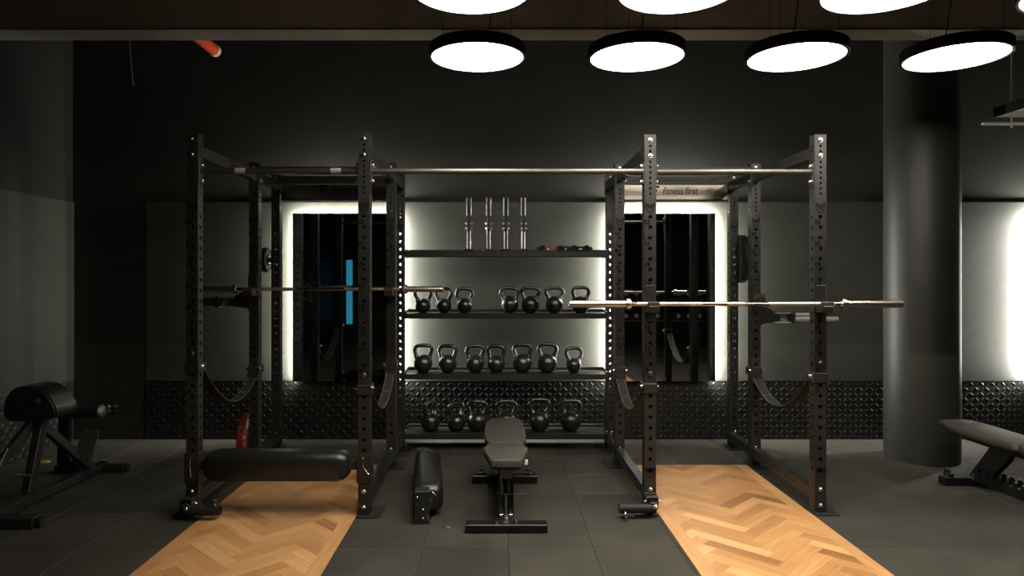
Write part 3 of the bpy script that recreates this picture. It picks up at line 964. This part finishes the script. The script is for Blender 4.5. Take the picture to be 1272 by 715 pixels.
# small pale pin with a cord on the floor
pn = thing('locking_pin', 'tiny pale pin lying on the rubber floor beside the bench foot', 'pin', at(553, 655.5, F*HC/(655.5-VY)))
pn.location.z = 0
MB().cyl((-.022,.008,.006), (.004,0,.006), .0055, 10).build('shank', M['chrome'], pn)
MB().tube([(.004,0,.005), (.012,.006,.005), (.018,-.004,.005), (.026,-.002,.005), (.03,-.008,.005)], .0035, 6).build('ring_pull', M['tape'], pn)

# ------------------------------------------------------------------ landmine sleeves at the front feet
def landmine(label, x, y, s, knob_up, xoff):
    """s: -1 sleeve points left, +1 right"""
    t = thing('landmine_sleeve', label, 'landmine', (x, y, 0), 0, 'landmine sleeves on the rack feet')
    br = MB()
    br.cbox(-.04, .04, -.010, -.001, .02, .145, .003)
    br.cbox(-.04, .04, -.07, -.010, .125, .137, .003)
    br.cbox(-.036, -.040, -.085, -.010, .06, .137, .003); br.cbox(.026, .036, -.085, -.010, .06, .137, .003)
    bo = br.build('bracket', M['steel'], t, 0)
    pv = MB().cyl((0,-.06,.05), (0,-.06,.118), .026, 20)
    pv.cbox(-.024, .024, -.105, -.03, .055, .11, .005)
    pv.build('pivot', M['steel'], t)
    bolt(.01, -.105, .085, t); bolt(-.04, -.045, .098, t, '-x'); bolt(.04, -.045, .098, t, '+x')
    L0, L1 = .01, .225
    tb = MB().lathe((s*L0+xoff, -.09, .068), (s,0,0), [(0,.026),(0,.031),(L1-L0,.031),(L1-L0,.026),(.02,.026)], 28).build('sleeve', M['rubber'], t)
    kx = s*(L1-.035)+xoff
    k = MB()
    if knob_up:
        k.use(M['chrome']).cyl((kx,-.09,.098), (kx,-.09,.12), .006, 10)
        k.use(M['rubber']).lathe((kx,-.09,.118), (0,0,1), [(0,.012),(.004,.021),(.014,.021),(.018,.012)], 10)
        k.use(M['green']).cyl((kx,-.09,.134), (kx,-.09,.139), .011, 12)
    else:
        k.use(M['chrome']).cyl((kx,-.12,.05), (kx,-.135,.038), .006, 10)
        k.use(M['rubber']).lathe((kx,-.135,.038), (0,-.7,-.5), [(0,.012),(.004,.019),(.014,.019),(.018,.012)], 8)
        k.use(M['green']).cyl((kx,-.148,.029), (kx,-.154,.0255), .011, 12)
    k.build('knob', None, t)
    return t
landmine('black landmine sleeve pointing left from the foot of the right rack', rackR_loc[0]-.5715, D1, -1, False, 0)
landmine('black landmine sleeve with green knob on the outer left rack foot, over the platform edge', rackL_loc[0]-.5715, yL1, 1, True, 0)

# ------------------------------------------------------------------ benches
def bench(label, loc):
    t = thing('weight_bench', label, 'weight bench', loc, 0, 'adjustable weight benches')
    f = MB().cbox(-.255, .255, 0, .085, .004, .055, .004); f.build('front_foot', M['bench_steel'], t, 0)
    for s in (-1, 1):
        for yy in (.022, .062):
            MB().lathe((s*.062, yy, .055), (0,0,1), [(0,.008),(.003,.008),(.003,.0065),(.011,.0065),(.013,0)], 10).build('bolt', M['chrome'], t)
    r = MB().cbox(-.2525, .2525, 1.03, 1.11, .004, .062, .004); ro = r.build('rear_foot', M['bench_steel'], t, 0)
    for s in (-1, 1):
        w = MB().cbox(s*.18-.022, s*.18+.022, 1.06, 1.13, .06, .085, .004)
        w.build('wheel_bracket', M['bench_steel'], t, 0)
        MB().cyl((s*.18-.014, 1.11, .045+.045), (s*.18+.014, 1.11, .045+.045), .024, 16).build('wheel', M['rubber'], t)
        for q in (-.028, .028):
            MB().lathe((s*.18+q, 1.065, .062), (0,0,1), [(0,.008),(.010,.008),(.014,0)], 10).build('bolt', M['chrome'], t)
    # twin-sided base beam with a polished slide in the middle
    s_ = MB()
    s_.use(M['dull_chrome'])
    for s in (-1, 1): s_.cbox(s*.030-.012, s*.030+.012, .075, 1.04, .045, .095, .003)
    s_.use(M['bench_steel']).cbox(-.018, .018, .075, 1.04, .045, .075, .002)
    s_.build('base_beam', None, t, 0)
    MB().cyl((0, .03, .092), (0, .42, .112), .011, 14).build('slide_rod', M['dull_chrome'], t)
    MB().cyl((0, .012, .070), (0, .045, .082), .016, 14).build('slide_end', M['chrome'], t)
    # toothed ladder plates
    for s in (-1, 1):
        pf = [(.14,.05),(.30,.05),(1.0,.05),(1.0,.11)]
        y = .98
        while y > .34:
            pf += [(y, .155), (y-.03, .155), (y-.036, .12), (y-.06, .12)]; y -= .075
        pf += [(.24,.30),(.17,.30)]
        pr = [(a, b) for a, b in pf]
        m = MB(); m.prism(pr, 'x', s*.047-.003, s*.047+.003); m.build('ladder_plate', M['bench_steel'], t, 0)
    MB().cyl((-.085,.40,.118), (.125,.40,.118), .0075, 12).build('cross_rod', M['pull'], t)
    for s in (-1, 1): MB().lathe((s*.05, .36, .145), (s,0,0), [(0,.010),(.006,.010),(.010,.006),(.011,0)], 10).build('pivot_bolt', M['chrome'], t)
    # seat support and seat
    ss = MB(); ss.prism([(.13,.385),(.50,.375),(.42,.30),(.30,.26),(.18,.29)], 'x', -.040, .040)
    ss.build('seat_support', M['bench_steel'], t, 0)
    MB().cbox(-.085, .085, .10, .42, .368, .390, .004).build('seat_plate', M['bench_steel'], t, 0)
    def pad(outline, z0, z1, name, rot=0, piv=(0,0)):
        n = len(outline)
        cx = sum(p[0] for p in outline)/n; cy = sum(p[1] for p in outline)/n
        vs = []; fs = []
        lev = [(z0, .93), (z0+.012, 1.0), (z1-.016, 1.0), (z1-.005, .975), (z1, .93)]
        for z, k in lev:
            for (x, y) in outline: vs.append((cx+(x-cx)*k, cy+(y-cy)*k, z))
        for a in range(len(lev)-1):
            for i in range(n):
                j = (i+1) % n; fs.append((a*n+i, a*n+j, (a+1)*n+j, (a+1)*n+i))
        fs.append(tuple(range(n))[::-1]); fs.append(tuple(range((len(lev)-1)*n, len(lev)*n)))
        c, s = math.cos(rot), math.sin(rot)
        vs = [(x, piv[0]+(y-piv[0])*c-(z-piv[1])*s, piv[1]+(y-piv[0])*s+(z-piv[1])*c) for x, y, z in vs]
        m = MB(); m.add(vs, fs); return m.build(name, M['vinyl_grey'], t, 50)
    def rnd_poly(pts, r):
        out = []
        N = len(pts)
        for i in range(N):
            p = Vector(pts[i]); a = Vector(pts[i-1]); b = Vector(pts[(i+1) % N])
            da = (a-p).normalized(); db = (b-p).normalized()
            rr = min(r, (a-p).length*.45, (b-p).length*.45)
            for k in range(5):
                u = k/4
                q = (p+da*rr)*(1-u)**2 + p*2*u*(1-u) + (p+db*rr)*u*u
                out.append((q[0], q[1]))
        return out
    seat = rnd_poly([(-.100,.075),(.100,.075),(.152,.34),(.118,.475),(-.118,.475),(-.152,.34)], .03)
    pad(seat, .388, .448, 'seat_pad', math.radians(2), (.3,.42))
    back = rnd_poly([(-.118,.495),(.118,.495),(.150,.68),(.150,1.16),(.112,1.325),(-.112,1.325),(-.150,1.16),(-.150,.68)], .04)
    pad(back, .392, .452, 'back_pad', math.radians(.3), (.9,.42))
    # back support beam, rear strut
    bs = MB().cbox(-.038, .038, .48, 1.12, .335, .393, .003); bs.build('back_beam', M['bench_steel'], t, 0)
    st = MB(); st.prism([(.66,.36),(.86,.36),(.90,.30),(1.09,.07),(1.03,.05),(.92,.06),(.70,.28)], 'x', -.024, .024); st.build('rear_strut', M['bench_steel'], t, 0)
    # yellow-white adjustment tab
    MB().cbox(.118, .142, .20, .225, .372, .402, .003).build('adjuster_tag', M['white'], t, 0)
    MB().cyl((.085,.21,.385), (.12,.21,.385), .006, 10).build('adjuster_pin', M['bench_steel'], t)
    return t
bx = xat(629, 4.23)
bn = bench('adjustable weight bench in front of the kettlebell shelves, grey-brown pads', (bx, 4.225, 0))
dup(bn, 'adjustable weight bench cut off by the right edge, beside the round column', (3.655, 4.17, 0))

# ------------------------------------------------------------------ weight plates and storage arms
pz = .215
rp = thing('weight_plate', 'red bumper plate with white lettering standing behind the left rack padding', 'weight plate', (-2.155, 5.90, 0), 0)
R = .212
pm = MB().lathe((-.033,0,R), (1,0,0), [(0,.03),(0,.10),(.006,.105),(.006,.15),(0,.155),(0,R-.012),(.010,R),(.056,R),(.066,R-.012),(.066,.155),(.060,.15),(.060,.105),(.066,.10),(.066,.03)], 56)
pm.build('rubber_disc', M['red'], rp)
MB().lathe((-.030,0,R), (1,0,0), [(0,.026),(0,.052),(.062,.052),(.062,.026),(0,.026)], 24).build('steel_hub', M['chrome'], rp)
word = 'ELEIKO'
cw = bpy.data.curves.new
for i, chh in enumerate(word):
    # letters follow the rim on the face that looks right (+x), on the near side
    ang = math.radians(180 + 24 - (i+.5)*14.5)   # angle in the y-z plane, 180 = towards the camera
    cy, cz = .178*math.cos(ang), .178*math.sin(ang)
    c = text_curve('plate_letter', chh, .066, M['white'], 0, 1.0, 'CENTER', .0004); c.offset = .0025
    o = link('plate_letter', text_mesh(c), rp, (.0340, cy, R+cz))
    # text plane: normal +x; baseline direction tangent (clockwise seen from +x), up = outward
    up = Vector((0, math.cos(ang), math.sin(ang))); nrm = Vector((1,0,0)); rt = up.cross(nrm)
    m3 = Matrix((rt, up, nrm)).transposed()
    o.rotation_euler = m3.to_euler()
    o.location = Vector((.0340, cy, R+cz)) - up*.018

def small_plate(label, loc, R, th, mat):
    t = thing('weight_plate', label, 'weight plate', loc)
    h = th/2
    MB().lathe((-h,0,0), (1,0,0), [(0,.026),(0,R*.45),(.006,R*.48),(.006,R*.8),(0,R*.84),(0,R-.008),(.006,R),(th-.006,R),(th,R-.008),(th,R*.84),(th-.006,R*.8),(th-.006,R*.48),(th,R*.45),(th,.026),(0,.026)], 48).build('disc', mat, t)
    MB().lathe((-h-.001,0,0), (1,0,0), [(0,.0255),(0,.034),(th+.002,.034),(th+.002,.0255),(0,.0255)], 24).build('hub_ring', M['chrome'], t)
    return t
xbl = rackL_loc[0]-.5715
zz = 1.755
yb_L = rackL_loc[1]+(D3-D1)+.039
def storage_peg(label, x, y, z, s, ln):
    t = thing('plate_peg', label, 'plate peg', (x + s*.039, y, z), 0, 'plate storage pegs on the racks')
    MB().cbox(min(0, s*.008), max(0, s*.008), -.037, .037, -.06, .06, .002).build('mounting_plate', M['steel'], t, 0)
    MB().lathe((s*.008,0,0), (s,0,0), [(0,.024),(ln-.004,.024),(ln,.020),(ln,0)], 24).build('peg', M['pull'], t)
    return t
storage_peg('steel peg carrying small black plates on the left rack rear post', xbl, yb_L, zz, -1, .21)
small_plate('small black weight plate hung outermost on the left rear post', (xbl-.039-.155, yb_L, zz), .115, .055, M['rubber'])
small_plate('small black weight plate hung against the left rear post', (xbl-.039-.07, yb_L, zz), .115, .055, M['rubber'])
xbr = rackR_loc[0]+.5715
storage_peg('steel peg carrying one large black plate on the right rack rear post', xbr, D3+.039, 1.765, 1, .16)
small_plate('large black bumper plate hung on the right rack rear post', (xbr+.039+.055, D3+.039, 1.765), .222, .066, M['rubber'])

def storage_arm(label, x, y, z, s, rods):
    t = thing('spotter_arm', label, 'spotter arm', (x + s*.039, y, z), 0, 'outward arms on the middle posts')
    g = MB()
    g.cbox(min(0, s*.008), max(0, s*.008), -.042, .042, -.075, .11, .002)
    g.build('mounting_plate', M['steel'], t, 0)
    a = MB()
    a.prism([(s*.008, .09), (s*.06, .085), (s*.17, .02), (s*.17, -.03), (s*.008, -.06)], 'y', -.030, -.022)
    a.prism([(s*.008, .09), (s*.06, .085), (s*.17, .02), (s*.17, -.03), (s*.008, -.06)], 'y', .022, .030)
    a.build('gusset', M['steel'], t, 0)
    c = MB()
    x0, x1 = sorted((s*.12, s*.285))
    c.cbox(x0, x1, -.04, .04, -.047, -.040, .001); c.cbox(x0, x1, -.04, .04, .030, .037, .001); c.cbox(x0, x1, .034, .04, -.047, .037, .001)
    co = c.build('channel', M['channel'], t, 0)
    x0, x1 = sorted((s*.255, s*.29)); 
    MB().cbox(x0, x1, -.045, .045, -.05, .042, .003).build('end_block', M['steel'], t, 0)
    if rods:
        MB().cyl((s*.29, -.02, -.016), (s*.655, -.02, -.016), .021, 18).build('rod', M['channel'], t)
        MB().cyl((s*.29, .05, .018), (s*.45, .05, .018), .015, 18).build('rod', M['channel'], t)
    else:
        x0, x1 = sorted((s*.29, s*.42))
        MB().cbox(x0, x1, -.035, .035, -.035, .03, .003).build('rod', M['steel'], t, 0)
    return t
storage_arm('black spotter arm pointing outwards from the left rack, dull steel channel', xbl, yL2+.039, zat(374.5, yL2), -1, False)
storage_arm('black spotter arm pointing outwards from the right rack with two steel rods', xbr, D2+.039, zat(394, D2), 1, True)

# ------------------------------------------------------------------ back extension machine at the far left
t = thing('back_extension_machine', 'black back extension machine with padded hip support in the dark left corner', 'gym machine', (-3.35, 4.95, 0))
def L(px, py, D):
    v = at(px, py, D); return (v.x+3.35, v.y-4.95, v.z)
def slant(mb, p0, p1, w, h):
    p0 = Vector(p0); p1 = Vector(p1); d = (p1-p0); ln = d.length; d.normalize()
    up = Vector((0,0,1)) if abs(d.z) < .95 else Vector((0,1,0))
    s = d.cross(up).normalized(); u = s.cross(d)
    T = Matrix((s, d, u)).transposed().to_4x4(); T.translation = p0
    old = mb.T; mb.T = old @ T; mb.cbox(-w/2, w/2, 0, ln, -h/2, h/2, .004); mb.T = old
# hip pad: two-lobed wedge of padding
hp = MB()
prof = [(-.19,.00),(-.205,.10),(-.17,.20),(-.10,.245),(.02,.245),(.10,.20),(.17,.09),(.17,.03),(.10,.0)]
def rnd2(pts, r):
    out = []
    for i in range(len(pts)):
        p = Vector(pts[i]); a = Vector(pts[i-1]); b = Vector(pts[(i+1) % len(pts)])
        da = (a-p); db = (b-p); rr = min(r, da.length*.45, db.length*.45); da.normalize(); db.normalize()
        for k in range(5):
            u = k/4; q = (p+da*rr)*(1-u)**2 + p*2*u*(1-u) + (p+db*rr)*u*u; out.append((q[0], q[1]))
    return out
prf = rnd2(prof, .05)
hp.T = Matrix.Translation((.06, -.10, .575))
hp.prism([(a, b) for a, b in prf], 'y', -.02, .20)
hp.T = Matrix.Translation((.06, -.10, .575)) @ Matrix.Diagonal((.96,1,.97,1))
hp.prism([(a, b) for a, b in prf], 'y', -.04, .22)
hp.build('hip_pad', M['vinyl'], t, 40)
MB().lathe(L(47.5, 497.5, 4.80), (.3,-1,0), [(0,.012),(.01,.02),(.018,.016),(.02,0)], 14).build('pad_bolt', M['pull'], t)
# frame
fr = MB()
slant(fr, (.10,-.62,.05), (.10,.68,.05), .07, .06)
slant(fr, (.04,-.15,.06), (.04,.02,.60), .06, .07)
slant(fr, (.10,.52,.06), (.02,.05,.50), .05, .06)
slant(fr, (-.18,-.42,.06), (.0,-.02,.56), .05, .06)
fr.build('main_frame', M['steel'], t, 0)
ff = MB(); ff.cbox(-.26, .30, .60, .68, 0, .06, .004); ff.build('far_foot', M['steel'], t, 0)
ff = MB(); ff.cbox(-.40, .42, -.66, -.56, 0, .07, .004); ff.build('near_foot', M['steel'], t, 0)
MB().cyl((.30,.64,.032), (.325,.64,.032), .030, 16).build('foot_cap', M['rubber'], t)
MB().cyl((.42,-.61,.036), (.46,-.61,.036), .034, 16).build('foot_cap', M['rubber'], t)
# ankle roller on a chrome axle
a0 = Vector(L(62, 512.5, 5.25)); a1 = Vector(L(86, 512.5, 5.25)); a2 = Vector(L(123, 511, 5.25))
MB().cyl(a0, a1, .009, 12).build('axle', M['chrome'], t)
MB().lathe(a0, (1,0,0), [(-.02,.012),(-.02,.026),(.02,.028),(.035,.018)], 14).build('axle_collar', M['chrome'], t)
MB().lathe(a1-Vector((.02,0,0)), (1,0,0), [(0,.022),(.0,.034),(.012,.04),(.25,.04),(.262,.034)], 24).build('ankle_roller', M['vinyl'], t)
MB().lathe(a2, (1,0,0), [(0,.034),(.0,.054),(.02,.056),(.034,.045),(.042,.02),(.043,0)], 24).build('roller_cap', M['pull'], t)
# post that carries the roller
pp = MB(); slant(pp, Vector(L(79, 577, 5.4)), Vector(L(81, 517, 5.32)), .085, .045)
pp.build('roller_post', M['steel'], t, 0)
sk = Vector(L(79, 550, 5.36))
MB().cbox(sk.x-.03, sk.x+.03, sk.y-.05, sk.y-.028, sk.z-.02, sk.z+.02, .004).build('adjuster_clamp', M['chrome'], t)
# tilted foot plate
c0 = [L(86,577.5,5.38), L(111,578,5.38), L(122.5,535.5,5.52), L(103.5,535,5.52)]
fp = MB(); top = [Vector(p) for p in c0]; off = Vector((0,.018,.008))
fp.add([tuple(p) for p in top] + [tuple(p+off) for p in top], [(0,1,2,3),(7,6,5,4),(0,4,5,1),(1,5,6,2),(2,6,7,3),(3,7,4,0)])
fp.build('foot_plate', M['footplate'], t, 0)
q = Vector(L(27, 590, 4.75)); MB().cbox(q.x-.055, q.x+.055, q.y-.02, q.y+.02, q.z-.008, q.z+.008, .002).build('step_edge', M['chrome'], t, 0)
q = Vector(L(55, 573.5, 5.0)); MB().cbox(q.x-.035, q.x+.035, q.y-.02, q.y+.02, q.z-.006, q.z+.006, .002).build('warning_sticker', M['yellow'], t, 0)
hb = MB(); slant(hb, Vector(L(-6, 590, 4.5)), Vector(L(10, 556, 4.6)), .012, .012); hb.build('side_handle', M['pull'], t, 0)

# double wall socket
q = at(140.5, 507.5, DW+.012)
so = thing('wall_socket', 'double metal power socket on the black wall in the left corner', 'socket', (q.x, DW+.02, q.z))
MB().cbox(-.078, .078, -.012, 0, -.044, .044, .003).build('face_plate', M['pull'], so, 0)
for s in (-1, 1):
    MB().cbox(s*.036-.040, s*.036+.026, -.014, -.0115, -.034, .010, .001).build('outlet', M['steel_hole'], so, 0)
    MB().cbox(s*.036-.010, s*.036+.010, -.017, -.012, .018, .034, .002).build('rocker_switch', M['white'], so, 0)
    for dx, dz in ((0,-.002),(-.012,-.022),(.012,-.022)):
        MB().box(s*.036+dx-.004, s*.036+dx+.004, -.0148, -.0138, dz-.005, dz+.005).build('pin_slot', M['white'], so, 0)

# ------------------------------------------------------------------ overhead services
rpipe = thing('fire_pipe', 'short red fire pipe sticking out behind the ceiling beam', 'pipe', (xat(267, 6.2), 6.2, zat(63, 6.2)))
pr = .050
MB().cyl((0,-.66,0), (0,-.02,0), pr, 28).build('pipe', M['red_pipe'], rpipe)
MB().lathe((0,-.02,0), (0,1,0), [(-.02,pr+.004),(.03,pr+.004),(.04,pr-.008),(.04,0)], 28).build('end_cap', M['pipe_end'], rpipe)

MB().cyl((0,-.30,pr), (0,-.30,CEIL-rpipe.location.z), .006, 8).build('hanger_rod', M['steel'], rpipe)
tr = thing('cable_tray', 'perforated metal cable tray hanging on rods in the top right corner', 'cable tray', (xat(1236, 5.6), 5.6, zat(145.5, 5.6)))
m = MB()
TW = .42; TL = 2.4
m.use(M['tray'])
m.box(0, TW, -TL, 0, 0, .004)
for i in range(24):
    m.box(.0, TW, -TL+i*.1, -TL+i*.1+.03, -.004, 0)
m.use(M['lamp_black']); m.box(-.012, 0, -TL, .005, -.004, .075); m.box(TW, TW+.012, -TL, .005, -.004, .075)
m.build('tray_channel', None, tr, 0)
MB().box(-.20, .55, -.16, -.12, -.094, -.078).build('support_bar', M['tray'], tr, 0)
MB().cyl((.03,-.14,-.118), (.03,-.14,CEIL-tr.location.z), .006, 10).build('threaded_rod', M['tray'], tr)
MB().cyl((.50,-.14,-.118), (.50,-.14,CEIL-tr.location.z), .006, 10).build('threaded_rod', M['tray'], tr)
pts = [at(160.5, 44, 6.6), at(162, 70, 6.6), at(164, 90, 6.6), at(165.5, 106, 6.6)]
wire = MB().tube([tuple(p) for p in pts], .0025, 6).build('hanging_wire', M['strap_edge'])
tag(wire, 'thin grey wire dangling from the ceiling at the upper left', 'wire')

# ------------------------------------------------------------------ what the mirrors reflect: the wall behind the camera
vd = 2*(DW-.07) - (YB+.02)
bl = MB().cbox(-.078, .078, 0, .03, -.82, .82, .01).build('light_strip_panel', M['blue'])
bl.location = (xat(434, vd), YB, zat(362.5, vd))
tag(bl, 'tall blue light strip seen only as a reflection in the left mirror', 'light')
yd = -2.4
vd = 2*(DW-.07) - yd
dr = thing('dumbbell_rack', 'dumbbell rack seen only as a faint reflection in the right mirror', 'dumbbell rack', (xat(822, vd), yd, 0))
for z in (1.14, .64):
    MB().cbox(-1.0, 1.0, .02, .07, z-.03, z+.01, .004).build('rail', M['pull'], dr, 0)
    MB().cbox(-1.0, 1.0, -.25, -.20, z+.03, z+.07, .004).build('rail', M['pull'], dr, 0)
for s in (-1, 1):
    MB().cbox(s*.96-.04, s*.96+.04, -.30, -.22, 0, 1.25, .004).build('rack_leg', M['steel'], dr, 0)
    for z in (1.11, .62): MB().cbox(s*.96-.03, s*.96+.03, -.25, .08, z-.03, z, .004).build('rack_arm', M['steel'], dr, 0)
    MB().cbox(s*.96-.04, s*.96+.04, -.5, .3, 0, .06, .004).build('rack_base', M['steel'], dr, 0)
db0 = None
for z in (1.245, .745):
    for i in range(8):
        if db0 is None:
            db0 = thing('dumbbell', 'black dumbbell with ringed ends, part of the rack reflected in the right mirror', 'dumbbell', (0,0,0), 0, 'dumbbells reflected in the right mirror')
            MB().lathe((0,-.09,0), (0,-1,0), [(0,.03),(0,.07),(.004,.075),(.09,.075),(.094,.07),(.094,0)], 24).build('head', M['rubber'], db0)
            MB().lathe((0,.09,0), (0,1,0), [(0,.03),(0,.07),(.004,.075),(.09,.075),(.094,.07),(.094,0)], 24).build('head', M['rubber'], db0)
            MB().lathe((0,.184,0), (0,1,0), [(0,.034),(.002,.034),(.002,.042),(0,.042),(0,.034)], 20).build('end_ring', M['white'], db0)
            MB().cyl((0,-.09,0), (0,.09,0), .016, 14).build('grip', M['chrome'], db0)
            o = db0
        else:
            o = copy_tree(db0)
        o.location = (dr.location.x - .84 + i*.24, yd-.09, z)

# ------------------------------------------------------------------ world, camera, render look
w = bpy.data.worlds.new('World'); sc.world = w; w.use_nodes = True
w.node_tree.nodes['Background'].inputs[0].default_value = (0.01, 0.01, 0.01, 1)
w.node_tree.nodes['Background'].inputs[1].default_value = 1.0

cam = bpy.data.cameras.new('Camera'); co = bpy.data.objects.new('Camera', cam); COL.objects.link(co)
co.location = (0, 0, HC); co.rotation_euler = (PI/2, 0, 0)
cam.sensor_fit = 'HORIZONTAL'; cam.sensor_width = 36.0; cam.lens = 36.0*F/1272
cam.shift_x = (636-VX)/1272; cam.shift_y = -(357.5-VY)/1272
cam.clip_start = .05; cam.clip_end = 60
sc.camera = co

vs = sc.view_settings
vs.view_transform = 'Standard'; vs.look = 'None'; vs.gamma = 1.0; vs.exposure = 0.0
vs.use_curve_mapping = False
sc.cycles.use_denoising = True
sc.cycles.sample_clamp_indirect = 6.0
sc.cycles.max_bounces = 8
